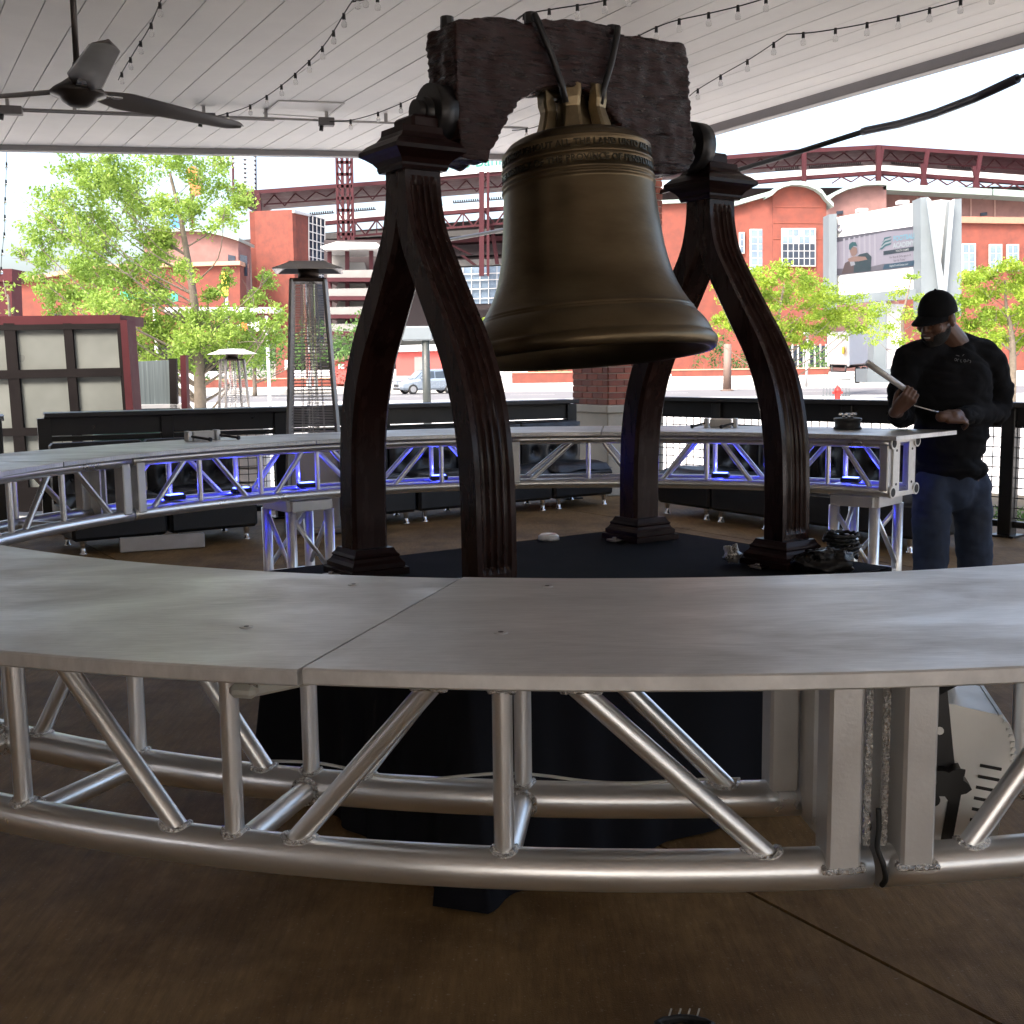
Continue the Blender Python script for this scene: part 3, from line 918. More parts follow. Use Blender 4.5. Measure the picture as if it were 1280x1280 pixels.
def saddle_weld(p, d, axis, r_tube, r_chord, seed):
    """bead following the joint of a strut on a round chord (p on the chord axis, d strut direction)"""
    d = Vector(d).normalized(); axis = Vector(axis).normalized()
    a = axis - d * axis.dot(d)
    x = a.normalized(); y = d.cross(x)
    rw = random.Random(seed); vs_ = []; n = 26
    for i in range(n):
        t = 2 * math.pi * i / n
        o = x * math.cos(t) + y * math.sin(t)
        q = p + o * (r_tube + .002)
        # move along d until it leaves the chord
        lo = 0.0; hi = .15
        for _ in range(14):
            mid = (lo + hi) / 2; w = q + d * mid - p; w = w - axis * w.dot(axis)
            if w.length < r_chord: lo = mid
            else: hi = mid
        c = q + d * hi
        rr = .0042 * rw.uniform(.75, 1.3)
        for k in range(6):
            s = 2 * math.pi * k / 6
            vs_.append(c + (o * math.cos(s) + d * math.sin(s)) * rr)
    fs_ = []
    for i in range(n):
        for k in range(6):
            fs_.append((i * 6 + k, ((i + 1) % n) * 6 + k, ((i + 1) % n) * 6 + (k + 1) % 6, i * 6 + (k + 1) % 6))
    return MB().add(vs_, fs_, True)

def truss(a0, a1, angs, label, phase=0, welds=False, end0=True, end1=True, open1=False, ZL=.80):
    """curved box truss from angle a0 to a1 (degrees), uprights at angs"""
    mid = (a0 + a1) / 2
    t = thing('truss_segment', label, 'truss', tuple(rp_((RO + RI) / 2, mid, ZL - .025)), 'curved truss segments of the ring table')
    for R in (RI, RO):
        for z in (ZL, ZT):
            MB().tube(arc(R, a0, a1, z), .0265 if (welds and z == ZL) else .025, 24 if welds else 16).build('chord', M_ALU, t)
    sd_ = 0
    for R in (RI, RO):
        for a in angs:
            MB().cyl(rp_(R, a, ZL), rp_(R, a, ZT), .0128 if welds else .0118, n=16, caps=False).build('upright', M_ALU, t)
            if welds:
                ax = Vector((-math.sin(R_(a)), math.cos(R_(a)), 0))
                for z, d in ((ZL, 1), (ZT, -1)):
                    sd_ += 1
                    saddle_weld(rp_(R, a, z), (0, 0, d), ax, .0128, .026, sd_).build('weld', M_WELD, t)
        stops = [a0] + list(angs) + [a1]
        for i in range(len(stops) - 1):
            p, q = stops[i], stops[i + 1]
            gp = 1.7 if i > 0 else 2.6
            gq = 1.7 if i < len(stops) - 2 else 2.6
            sg = 1 if q > p else -1
            p2, q2 = p + sg * gp, q - sg * gq
            up = (i + phase) % 2 == 0
            A = rp_(R, p2, ZL if up else ZT); B = rp_(R, q2, ZT if up else ZL)
            MB().cyl(A, B, .0136 if welds else .0122, n=16, caps=False).build('diagonal', M_ALU, t)
            if welds:
                for P_, Q_, aa in ((A, B, p2), (B, A, q2)):
                    ax = Vector((-math.sin(R_(aa)), math.cos(R_(aa)), 0)); sd_ += 1
                    saddle_weld(P_, Q_ - P_, ax, .0136, .026, sd_).build('weld', M_WELD, t)
    for a in angs:
        for z in (ZL, ZT):
            MB().cyl(rp_(RI, a, z), rp_(RO, a, z), .0165, n=16, caps=False).build('rung', M_ALU, t)
            if welds and z == ZL:
                ax = Vector((-math.sin(R_(a)), math.cos(R_(a)), 0)); rd = rp_(1, a, 0) - rp_(0, a, 0)
                weld(rp_(RI, a, z), rd, .0185, .0045, int(a * 7) % 97, .024).build('weld', M_WELD, t)
                weld(rp_(RO, a, z), -rd, .0185, .0045, int(a * 5) % 97, .024).build('weld', M_WELD, t)
    for a, sg, on in ((a0, 1 if a1 > a0 else -1, end0), (a1, -1 if a1 > a0 else 1, end1)):
        if not on: continue
        ac = a + sg * .98
        for R in (RI, RO):
            tg = Vector((-math.sin(R_(ac)), math.cos(R_(ac)), 0)); rd = Vector((math.cos(R_(ac)), math.sin(R_(ac)), 0))
            M = Matrix((tg, rd, Zv)).transposed()
            ro = .0045 if R == RO else -.0045
            b_ = MB().box(rp_(R + ro, ac, (ZL + ZT) / 2), (.043, .048, ZT - ZL - .012), M, .004)
            b_.build('end_post', M_ALU2, t)
            if welds and R == RO:
                # bead round the foot of the square post
                foot = rp_(R + ro, ac, ZL + .008); w = MB(); pts = []
                for sx, sy in ((-1, -.2), (-1, 1), (1, 1), (1, -.2)):
                    pts.append(foot + tg * sx * .0245 + rd * sy * .0245 + Zv * (0 if sy > 0 else .012))
                pp = []
                for i in range(3):
                    for k in range(9): pp.append(pts[i].lerp(pts[i + 1], k / 9) + Vector((0, 0, random.uniform(-.0007, .0007))))
                MB().tube(pp, [random.uniform(.0035, .005) for _ in pp], 6).build('weld', M_WELD, t)
        # bolted end plate: two upright bars, cross bars and four sockets
        tg = Vector((-math.sin(R_(a)), math.cos(R_(a)), 0)); rd = Vector((math.cos(R_(a)), math.sin(R_(a)), 0))
        M = Matrix((tg, rd, Zv)).transposed()
        off = tg * sg * .006
        for R, s2 in ((RI, 1), (RO, -1)):
            pl = MB(); c = rp_(R, a, 0) + off + rd * s2 * .040
            w_, h0, h1 = .032, ZL - .012, ZT + .012
            poly_ = [(-w_ * .2, h0), (w_, h0), (w_, h1), (-w_ * .2, h1), (-w_ * .95, h1 - .04), (-w_ * .95, h0 + .04)]
            pl.prism([c + rd * s2 * x + Zv * z for x, z in poly_], tg * sg * .008)
            plo = pl.build('end_plate', M_WHITEALU, t)
            for z in (ZL + .035, ZT - .035):
                MB().cyl(c + Zv * z - tg * sg * .002, c + Zv * z - tg * sg * .0, .006, n=12).build('bolt_hole', M_RUBBER, plo)
            for z in (ZL, ZT) if (open1 and a == a1) else ():
                MB().tube([rp_(R, a, z) - tg * sg * .0015, rp_(R, a, z) + tg * sg * .012], .028, 20).build('socket', M_WHITEALU, t)
                MB().cyl(rp_(R, a, z) - tg * sg * .0025, rp_(R, a, z) - tg * sg * .001, .0205, n=20).build('socket_hole', M_RUBBER, t)
        if welds:      # rippled weld down the edge of the end frame
            wp = [rp_(RO + .006, a + sg * .12, ZL + .03 + (ZT - ZL - .05) * q / 60) for q in range(61)]
            MB().tube(wp, [.0042 + .0012 * (q % 2) for q in range(61)], 8).build('weld', M_WELD, t)
        for z in (ZL - .012, ZT + .012):
            MB().beam(rp_(RI, a, z) + off, rp_(RO, a, z) + off, .010, .022).build('cross_bar', M_WHITEALU, t)
    return t
M_WHITEALU = pm('bright_cast_aluminium', (.72, .71, .69), .42, .6, .12, 18, .05, 90)
F_ANG = [-96.55, -105.4, -113.9, -122.0, -130.2]
truss(-85.42, -138.0, F_ANG, 'front truss segment nearest the viewer, left of the bolted joint', phase=0, welds=True, ZL=.769)
truss(-85.12, -34.2, [-76.2, -68.2, -60, -51.6, -43], 'front truss segment right of the bolted joint', phase=0, welds=True, ZL=.769)
truss(150.7, 187.0, [160.6, 168.7, 178], 'left truss segment left of the upright joint', phase=0)
truss(150.5, 97.5, [140.6, 132.0, 124.0, 115.3, 106.6], 'back left truss segment between the joint and the bell stand leg', phase=0)
truss(97.3, 45.1, [86.2, 78.1, 70.0, 61.9, 53.75], 'back right truss segment ending in an open end plate', phase=0, open1=True)
truss(187.3, 221.7, [195, 203, 212], 'leftmost truss segment running out of the picture', phase=1)

# ---- table panels
def panel(a0, a1, label, ri=1.972, ro=2.536, dz=0.0, bolts=(), skew=0.0):
    m = MB(); n = max(6, int(abs(a1 - a0) / 1.2)); vs_ = []; b = .0022; th = .0195
    prof = [(ri + b, TOPZ), (ro - b, TOPZ), (ro, TOPZ - b), (ro, TOPZ - th + b), (ro - b, TOPZ - th), (ri + b, TOPZ - th), (ri, TOPZ - th + b), (ri, TOPZ - b)]
    for i in range(n + 1):
        a = a0 + (a1 - a0) * i / n
        for R, z in prof: vs_.append(rp_(R, a + (1 - i / n) ** 2 * skew * (R - 2.254) / .282, z + dz))
    fs_ = []
    for i in range(n):
        for k in range(8): fs_.append((i * 8 + k, i * 8 + (k + 1) % 8, (i + 1) * 8 + (k + 1) % 8, (i + 1) * 8 + k))
    fs_ += [tuple(range(8)), tuple(n * 8 + k for k in range(8))]
    m.add(vs_, fs_)
    p = m.build('table_panel', M_TABLE)
    tag(p, label, 'table top', 'curved aluminium table panels of the ring')
    for px, py in bolts:
        c = onz(px, py, TOPZ + dz)
        MB().cyl(c - Zv * .002, c + Zv * .0012, .009, n=14).build('bolt_head', M_ALU2, p)
        MB().cyl(c + Zv * .0005, c + Zv * .0016, .0035, n=8).build('bolt_recess', M_BOLT, p)
    return p
panel(-100.55, -147.5, 'front left table panel, left of the seam by the viewer', dz=-.002, bolts=((308, 784), (442, 731)), skew=-.72)
panel(-100.4, -58.0, 'front table panel right of the seam by the viewer', dz=.0, bolts=((626, 791), (684, 733)), skew=-.72)
panel(-57.85, -33.8, 'short right table panel beyond the picture edge')
panel(-147.7, -194.4, 'left table panel at the picture edge')
panel(165.4, 126.1, 'back left table panel carrying two long bolts')
panel(125.95, 84.4, 'back table panel behind the left bell stand')
panel(84.2, 42.6, 'back right table panel ending by the man')
# ---- clamp under the seam of the front panels
cl = thing('seam_clamp', 'pale plastic clamp bar with a bolt under the front table seam', 'clamp', tuple(at(312, 880, 1.30)))
MB().beam(rp_(2.40, -104.3, 1.0), rp_(2.17, -99.8, 1.0), .026, .018, bev=.004).box(rp_(2.397, -104.3, 1.0), (.036, .034, .018), Matrix.Rotation(R_(-14), 3, 'Z'), .006).build('bar', pm('pale_nylon', (.45, .44, .40), .4, 0, .05, 5, subs=.1), cl)
MB().cyl(rp_(2.40, -104.0, 1.0), rp_(2.40, -104.0, 1.049), .005, n=12).cyl(rp_(2.40, -104.0, 1.009), rp_(2.40, -104.0, 1.017), .009, n=6, smooth=False).build('bolt', M_STEEL, cl)
# ---- truss towers carrying the ring
def tower(ac, label, half=2.7):
    t = thing('truss_tower', label, 'truss leg', tuple(rp_(2.24, ac, 0)), 'truss towers under the ring')
    H = ZL - .025
    cs = {}
    for R in (RI - .01, RO + .01):
        for s_ in (-1, 1):
            MB().cyl(rp_(R, ac + s_ * half, 0.012), rp_(R, ac + s_ * half, H - .05), .025, n=18).build('tower_chord', M_ALU, t)
    co = [rp_(R, ac + s_ * half, 0) for R, s_ in ((RI - .01, -1), (RO + .01, -1), (RO + .01, 1), (RI - .01, 1))]
    for i in range(4):
        a, b = co[i], co[(i + 1) % 4]
        MB().beam(a + Zv * (H - .0255), b + Zv * (H - .0255), .042, .05, bev=.003).build('head_bar', M_ALU2, t)
        MB().beam(a + Zv * .008, b + Zv * .008, .05, .016).build('foot_bar', M_ALU2, t)
        for z in (.40,):
            MB().cyl(a + Zv * z, b + Zv * z, .0118, n=12).build('rung', M_ALU, t)
        MB().cyl(a + Zv * (H - .07), b + Zv * .42, .0118, n=12).build('diagonal', M_ALU, t)
        MB().cyl(b + Zv * .38, a + Zv * .05, .0118, n=12).build('diagonal', M_ALU, t)
    return t
tower(125.4, 'aluminium truss tower behind the left bell stand leg')
tower(50.0, 'aluminium truss tower below the open truss end by the man')
tower(-52, 'aluminium truss tower under the right front segment')
tower(204, 'aluminium truss tower under the leftmost segment')

# ---- blue LED lamps inside the back truss
M_LEDB = pm('blue_led_lens', (.05, .05, .8), .3, 0, .02, 5, emit=(.05, .08, 1.0), estr=4)
def led(a, label, dz=0):
    t = thing('led_uplight', label, 'lamp', tuple(rp_(2.30, a, ZL + .0)), 'blue LED uplights in the truss')
    MB().box(rp_(2.30, a, ZL + .028), (.09, .05, .022), Matrix.Rotation(R_(a + 90), 3, 'Z'), .004).build('housing', M_BLACKP, t)
    MB().beam(rp_(2.13, a, ZL + .0165), rp_(2.35, a, ZL + .0165), .05, .004).build('bracket', M_ALU2, t)
    MB().box(rp_(2.30, a, ZL + .041), (.07, .034, .004), Matrix.Rotation(R_(a + 90), 3, 'Z')).build('lens', M_LEDB, t)
    ld = bpy.data.lights.new('led_light', 'POINT'); ld.energy = .15; ld.color = (.03, .04, 1.0); ld.shadow_soft_size = .012
    lo = bpy.data.objects.new('led_light', ld); COL.objects.link(lo)
    lo.location = rp_(2.33, a, ZL + .075) - WL[t]; lo.parent = t
for a, lab in ((141, 'blue LED uplight glowing beside the left truss joint'), (132.2, 'blue LED uplight left of the left truss tower'), (123.5, 'blue LED uplight above the left truss tower'),
               (106.0, 'blue LED uplight seen between the two left stand legs'), (69.0, 'blue LED uplight left of the right bell stand leg'), (52.5, 'blue LED uplight near the open truss end')):
    led(a, lab)
# ================================================================== THINGS ON THE PATIO
# ---- ceiling fan
M_FAN = pm('dark_bronze_fan', (.05, .043, .04), .4, .5, .2, 5)
M_BLADE = pm('grey_fan_blade', (.17, .155, .15), .38, .3, .15, 4)
fc = at(98, 116, 6.5)
fan = thing('ceiling_fan', 'dark three-bladed ceiling fan on a long rod under the canopy', 'ceiling fan', tuple(fc))
MB().cyl(fc + Zv * .05, Vector((fc.x, fc.y, CP)), .017, n=14).cyl(Vector((fc.x, fc.y, CP - .07)), Vector((fc.x, fc.y, CP)), .07, n=20).build('down_rod', M_FAN, fan)
MB().lathe([(0, -.075), (.05, -.072), (.085, -.05), (.10, -.03), (.145, -.015), (.15, .0), (.13, .02), (.09, .045), (.05, .075), (.03, .12), (.02, .16), (0, .16)], 28, Matrix.Translation(fc)).build('motor_hub', M_FAN, fan)
for ba in (297, 52, 170):
    a = R_(ba); d = Vector((math.cos(a), math.sin(a), 0)); s_ = Vector((-d.y, d.x, 0))
    vs_ = []; n = 30
    for i in range(n + 1):
        t = i / n; r = .10 + t * 1.02
        w = (.05 + .07 * min(1, t / .18)) * (1 - .30 * t) * (1 if t < .9 else max(.25, 1 - ((t - .9) / .1) ** 2 * .75))
        tw = -R_(21 - 13 * t)
        c = fc + d * r + Zv * (.005 - .02 * t)
        ax = s_ * math.cos(tw) + Zv * math.sin(tw); nn = Zv * math.cos(tw) - s_ * math.sin(tw)
        for k in range(14):
            x = math.cos(k * math.pi / 7); z = .007 * math.sin(k * math.pi / 7)
            vs_.append(c + ax * x * w * .82 + nn * (z + .014 * (1 - x * x)))
    fs_ = []
    for i in range(n):
        for k in range(14): fs_.append((i * 14 + k, i * 14 + (k + 1) % 14, (i + 1) * 14 + (k + 1) % 14, (i + 1) * 14 + k))
    fs_ += [tuple(range(14)), tuple(n * 14 + k for k in range(14))]
    b_ = MB().add(vs_, fs_, True).build('blade', M_BLADE, fan)
    MB().beam(fc + d * .07, fc + d * .26 + Zv * .012, .06, .012, bev=.003).build('blade_iron', M_STEEL, b_)

# ---- conduit with junction boxes
M_COND = pm('grey_conduit', (.30, .29, .28), .5, .3)
ca, cb_ = onz(-120, 131, CZ - .03), onz(660, 160, CZ - .03)
con = thing('conduit', 'thin grey conduit with junction boxes along the ceiling', 'conduit', tuple(ca))
MB().cyl(ca, cb_, .011, n=10).build('pipe', M_COND, con)
cd = (cb_ - ca).normalized(); Mcd = Matrix((cd, Zv.cross(cd), Zv)).transposed()
MB().cyl(ca + Vector((.06, .10, 0)), ca.lerp(cb_, .55) + Vector((.06, .10, 0)), .008, n=8).build('pipe', M_COND, con)
for i in range(10):
    p = ca.lerp(cb_, (i + .5) / 10)
    MB().box(p + Zv * .045, (.03, .04, .09), Mcd).build('pipe_clip', M_COND, con)
for px, py, w in ((12, 138, .22), (258, 147, .17), (408, 152.5, .15)):
    p = onplane(px, py, Vector((0, 0, CZ - .045)), Zv)
    bx = MB().box(p, (w, .09, .075), Mcd, .006).build('junction_box', pm('weathered_box', (.12, .11, .11), .5), con)
    MB().cyl(p - Zv * .03 - cd * w * .3, p - Zv * .085 - cd * w * .35, .02, n=12).build('socket', M_BLACKP, bx)

# ---- string lights
M_GLASS = bpy.data.materials.new('bulb_glass'); M_GLASS.use_nodes = True
_b = M_GLASS.node_tree.nodes['Principled BSDF']
_b.inputs['Base Color'].default_value = (.9, .9, .9, 1); _b.inputs['Roughness'].default_value = .05
_b.inputs['Transmission Weight'].default_value = .9; _b.inputs['IOR'].default_value = 1.15
M_FROST = pm('frosted_bulb', (.85, .85, .82), .35, 0, .03, 4)
def strand(pix, label, nb, zz=CZ - .05, depth=None, glass=M_GLASS, rc=.0045, bs=.62):
    """festoon cable through pixels on the ceiling (or at given distances) with nb lamps"""
    P = []
    for q in pix:
        if depth is None: P.append(onz(q[0], q[1], zz - (q[2] if len(q) > 2 else 0)))
        else: P.append(at(q[0], q[1], depth if len(q) < 3 else q[2]))
    C_ = [Vector(p) for p in catmull([tuple(p) for p in P], 8)]
    t = thing('string_light', label, 'string lights', tuple(C_[0]), 'festoon string lights')
    MB().tube(C_, rc, 6).build('cable', M_RUBBER, t)
    cum = [0]
    for i in range(len(C_) - 1): cum.append(cum[-1] + (C_[i + 1] - C_[i]).length)
    for k in range(nb):
        s_ = cum[-1] * (k + .5) / nb
        i = max(j for j in range(len(cum)) if cum[j] <= s_)
        i = min(i, len(C_) - 2)
        p = C_[i].lerp(C_[i + 1], (s_ - cum[i]) / max(1e-6, cum[i + 1] - cum[i]))
        sk = MB().cyl(p + Zv * .012 * bs, p - Zv * .055 * bs, .017 * bs, .02 * bs, n=10).build('lamp_socket', M_RUBBER, t)
        MB().lathe([(.012 * bs, 0), (.016 * bs, -.012 * bs), (.03 * bs, -.035 * bs), (.033 * bs, -.055 * bs), (.026 * bs, -.078 * bs), (0, -.088 * bs)], 12, Matrix.Translation(p - Zv * .053 * bs)).build('bulb', glass, sk)
    return t
strand(((222, -40), (205, -8), (187, 34), (171, 60), (154, 88), (148, 100)), 'string lights hanging by the ceiling fan blade', 6)
strand(((462, -18), (440, 2), (410, 50), (385, 78), (345, 112), (308, 134), (268, 146)), 'string lights running from the conduit box to the top edge', 10)
strand(((470, -20), (450, -2), (443, 2), (505, -12), (560, -30)), 'short string lights end leaving the picture top', 3)
strand(((412, 152), (440, 150), (475, 140), (515, 123), (548, 105), (590, 84), (640, 30), (655, 18)), 'string lights from the second conduit box into the yoke', 9)
strand(((648, 24), (660, 17), (700, 10), (750, 2), (800, -14)), 'string lights passing just above the yoke', 5)
strand(((790, 50), (808, 40), (840, 27), (885, 17), (930, 6), (975, -8)), 'string lights right of the yoke bolts', 6)
strand(((862, 120), (872, 112), (905, 92), (940, 72), (979, 46), (984, 43)), 'lower string lights between the yoke and the ceiling hook', 4)
strand(((984, 43), (1020, 40), (1064, 33), (1108, 24), (1158, 12), (1215, -4), (1260, -18)), 'string lights along the right side of the ceiling', 7)
strand(((640, 163), (652, 162), (668, 159), (690, 150)), 'short string lights seen through the arch of the yoke', 2)
strand(((8, 170), (8, 207), (7, 235), (6, 260), (6, 283), (4, 303), (2, 322), (1, 345)), 'string lights hanging outside at the left picture edge', 8, depth=13.2, bs=.55, rc=.003)
strand(((60, 391), (84, 396), (102, 400), (120, 401), (133, 399), (150, 388)), 'frosted bulbs sagging along the kiosk roof edge', 5, depth=15.6, glass=M_FROST, bs=.75, rc=.004)

# ---- black pole slanting up to the right eave
bo = thing('slanting_pole', 'black two-piece pole slanting up towards the right eave', 'pole', tuple(at(930, 215, 11.5)))
pA = [at(535, 304, 17.0), at(633, 289, 15.4), at(830, 243, 12.9), at(930, 215, 11.7), at(1084, 163, 10.2)]
pA = [pA[0].lerp(pA[-1], k / 8) for k in range(9)]
for i in range(9):
    t_ = i / 8; pA[i] = pA[i] - Zv * (.10 * 4 * t_ * (1 - t_))
pB = [pA[-1].lerp(at(1272, 98, 8.6), k / 4) for k in range(5)]
for i in range(5):
    t_ = i / 4; pB[i] = pB[i] - Zv * (.05 * 4 * t_ * (1 - t_))
MB().tube(pA, .024, 12).build('inner_tube', M_BLACK, bo)
MB().tube([pA[-1].lerp(pA[-2], .05)] + pB, .034, 14).build('outer_tube', pm('dark_blue_black_tube', (.02, .019, .03), .35), bo)
MB().cyl(pB[-1], pB[-1] + (pB[-1] - pB[-2]).normalized() * .12, .016, n=10).box(pB[-1] + (pB[-1] - pB[-2]).normalized() * .13, (.05, .07, .07)).build('end_fitting', M_BOLT, bo)

# ---- patio heaters
M_HEAT = pm('weathered_heater_metal', (.36, .34, .33), .42, .8, .2, 4)
def heater(base, H, label, capmat, gz=0.0, rot=20):
    bx, by = base
    t = thing('patio_heater', label, 'patio heater', (bx, by, gz), 'pyramid patio heaters')
    Mr = Matrix.Rotation(R_(rot), 3, 'Z'); O_ = Vector((bx, by, gz))
    def w(x, y, z): return O_ + Mr @ Vector((x, y, 0)) + Zv * z
    hb, ht = .245, .135
    zt = H - .16
    def half(z): return hb + (ht - hb) * z / zt
    MB().box(O_ + Zv * .42, (.40, .40, .74), Mr, .01).build('gas_cabinet', pm('pale_cabinet_steel', (.45, .44, .44), .4, .5), t)
    MB().box(O_ + Zv * .03, (.52, .52, .05), Mr, .012).build('base_plate', M_HEAT, t)
    for sx in (-1, 1):
        for sy in (-1, 1):
            MB().beam(w(sx * half(0), sy * half(0), .03), w(sx * half(zt), sy * half(zt), zt), .035, .035, bev=.004).build('leg', M_HEAT, t)
    for s_ in range(4):
        an = s_ * math.pi / 2
        g = MB()
        Rr = Matrix.Rotation(an, 3, 'Z')
        for j in range(46):
            z = .82 + (zt - .86) * j / 45
            h_ = half(z) - .012
            p = Rr @ Vector((-h_, -h_, 0)); q = Rr @ Vector((h_, -h_, 0))
            g.beam(w(p.x, p.y, z), w(q.x, q.y, z), .004, .006)
        for fx in (-.45, 0, .45):
            p = Rr @ Vector((fx * half(.8), -half(.8) + .01, 0)); q = Rr @ Vector((fx * half(zt), -half(zt) + .01, 0))
            g.cyl(w(p.x, p.y, .8), w(q.x, q.y, zt), .003, n=4, caps=False)
        g.build('guard_grille', M_HEAT, t)
    MB().cyl(w(0, 0, .8), w(0, 0, zt), .05, n=18, caps=False).build('flame_tube', M_GLASS, t)
    MB().box(O_ + Zv * (zt - .005), (.3, .3, .03), Mr).cyl(w(0, 0, zt), w(0, 0, H - .05), .09, n=18).build('burner_head', pm('burnt_metal', (.05, .035, .028), .5, .7), t)
    # hipped hood
    vs_ = []
    for hw, z in ((.285, H - .085), (.285, H - .078), (.16, H - .022), (.15, H - .01), (.0, H), (.15, H - .02), (.27, H - .085)):
        for sx, sy in ((-1, -1), (1, -1), (1, 1), (-1, 1)): vs_.append(w(sx * hw, sy * hw, z))
    fs_ = [(i * 4 + k, i * 4 + (k + 1) % 4, (i + 1) * 4 + (k + 1) % 4, (i + 1) * 4 + k) for i in range(6) for k in range(4)]
    fs_ += [(24 + k, 24 + (k + 1) % 4, (k + 1) % 4, k) for k in range(4)]
    MB().add(vs_, fs_).build('hood', capmat, t)
    return t
hp_ = at(391, 500, 9.85)
heater((hp_.x, hp_.y), 2.30, 'tall pyramid patio heater standing by the left bell stand', M_HEAT, 0.0, 8)
hp2 = at(291, 470, 17.2)
heater((hp2.x, hp2.y), 2.26, 'pale far patio heater beside the tree trunk outside', pm('lit_heater_metal', (.62, .60, .57), .4, .3), GZ, 30)  # hood colour lightened for the daylight falling on its top

# ---- black tufted sofa modules
M_LEATHER = pm('black_leatherette', (.014, .014, .016), .4, 0, .2, 9, .15, 90, rvar=.08)
def sofa_proto(w, label):
    t = thing('sofa_module', label, 'sofa', (0, 0, 0), 'black tufted sofas along the railing')
    # local: x along the front, y back, z up, origin at the middle of the front edge
    MB().box((0, .36, .235), (w - .01, .70, .26), None, .025).build('seat_base', M_LEATHER, t)
    cs = MB(); nx_, ny_ = 16, 12; vs_ = []
    for j in range(ny_ + 1):
        for i in range(nx_ + 1):
            x = (i / nx_ - .5) * (w - .02); y = .02 + .56 * j / ny_
            e = min(i, nx_ - i, j, ny_ - j)
            vs_.append((x, y, .37 + (.07 if e > 1 else (.055 if e == 1 else 0)) + .012 * math.cos(x * 14) * math.cos(y * 14)))
    cs.add(vs_, [(j * (nx_ + 1) + i, j * (nx_ + 1) + i + 1, (j + 1) * (nx_ + 1) + i + 1, (j + 1) * (nx_ + 1) + i) for j in range(ny_) for i in range(nx_)], True)
    cs.build('seat_cushion', M_LEATHER, t)
    # tufted back: diamond pillows between buttons
    bk = MB(); nx_, nz_ = 36, 24; vs_ = []
    but = [(x, z) for z in (.53, .67) for x in (-w * .3, 0, w * .3)]
    for j in range(nz_ + 1):
        for i in range(nx_ + 1):
            x = (i / nx_ - .5) * (w - .012); z = .36 + .46 * j / nz_
            d = 0
            for bx, bz in but:
                r2 = (x - bx) ** 2 + (z - bz) ** 2
                d += .045 * math.exp(-r2 / .0028)
            cr_ = .012 * (abs(math.sin((x / w * 3.3 + z * 3.6) * math.pi)) ** .4 * abs(math.sin((x / w * 3.3 - z * 3.6) * math.pi)) ** .4)
            e = min(i / 3, (nx_ - i) / 3, (nz_ - j) / 3, 1)
            vs_.append((x, .56 + d - cr_ + (1 - e) * .03, z))
    n0 = len(vs_)
    fs_ = [(j * (nx_ + 1) + i, j * (nx_ + 1) + i + 1, (j + 1) * (nx_ + 1) + i + 1, (j + 1) * (nx_ + 1) + i) for j in range(nz_) for i in range(nx_)]
    bk.add(vs_, fs_, True).box((0, .66, .52), (w - .012, .12, .62), None, .02)
    bo_ = bk.build('backrest', M_LEATHER, t)
    for bx, bz in but:
        MB().sphere((bx, .60, bz), (.016, .01, .016), 8, 5).build('button', M_LEATHER, bo_)
    for sx in (-1, 1):
        for y in (.07, .63):
            MB().lathe([(.03, 0), (.03, .008), (.018, .014), (.02, .06), (.026, .09), (.026, .11)], 12, Matrix.Translation((sx * (w / 2 - .09), y, 0))).build('foot', M_CHROME, t)
    return t
LD = Vector((.838, .545, 0)).normalized(); RD = Vector((.52, -.855, 0)).normalized()
sp = sofa_proto(.74, 'leftmost black tufted sofa behind the aluminium plank')
first = True
lab_l = ['leftmost black tufted sofa behind the aluminium plank', 'second black tufted sofa from the left', None, 'black tufted sofa right of the tall patio heater', 'black tufted sofa between the two left stand legs', 'black tufted sofa just left of the corner', 'corner black tufted sofa in front of the brick column']
st0 = Vector((-3.35, 8.62, 0))
ra = math.atan2(LD.y, LD.x)
for i in range(7):
    p = st0 + LD * (.75 * i + .37)
    if lab_l[i] is None: continue
    if first: o = sp; first = False
    else: o = copy_tree(sp)
    o.location = p; o.rotation_euler = (0, 0, ra); o['label'] = lab_l[i]
lab_r = ['black tufted sofa first right of the corner', 'second black tufted sofa right of the corner', 'black tufted sofa left of the right bell stand leg', 'black tufted sofa behind the right truss tower']
ra2 = math.atan2(RD.y, RD.x)
for i in range(4):
    o = copy_tree(sp); o.location = Vector((1.36, 10.76, 0)) + RD * (.75 * i + .37); o.rotation_euler = (0, 0, ra2); o['label'] = lab_r[i]

# ---- aluminium plank lying in front of the left sofa
q0, q1 = onz(150, 691, .0), onz(256, 684, .0)
pk = MB().beam(Vector((q0.x, q0.y, .06)), Vector((q1.x, q1.y, .06)), .05, .115, bev=.006)
tag(pk.build('aluminium_plank', M_ALU2), 'long aluminium bar on edge in front of the left sofas', 'plank')

# ---- hardware left on the ring table
def hardware(a, R, label, flip=1):
    c = rp_(R, a, TOPZ); t = thing('clamp_kit', label, 'clamp', tuple(c), 'clamp blocks with long bolts on the ring table')
    tg = Vector((-math.sin(R_(a)), math.cos(R_(a)), 0)) * flip; rd = Vector((math.cos(R_(a)), math.sin(R_(a)), 0))
    Mh = Matrix((tg, rd, Zv)).transposed()
    MB().box(c + Zv * .0225, (.11, .035, .045), Mh, .004).build('block', pm('clear_nylon_block', (.6, .58, .56), .3, 0, .05, 5), t)
    for s_ in (-1, 1):
        p = c + tg * s_ * .075 + Zv * .024; q = p - rd * .10 + tg * -.05 - Zv * .014
        MB().cyl(p, q, .006, n=10).cyl(q, q - (p - q).normalized() * .012, .010, n=6, smooth=False).build('bolt', M_BOLT, t)
        MB().box(p, (.022, .04, .047), Mh, .003).build('nut_plate', M_ALU2, t)
hardware(135.5, 2.40, 'pale clamp block with two dark bolts on the back left table', 1)
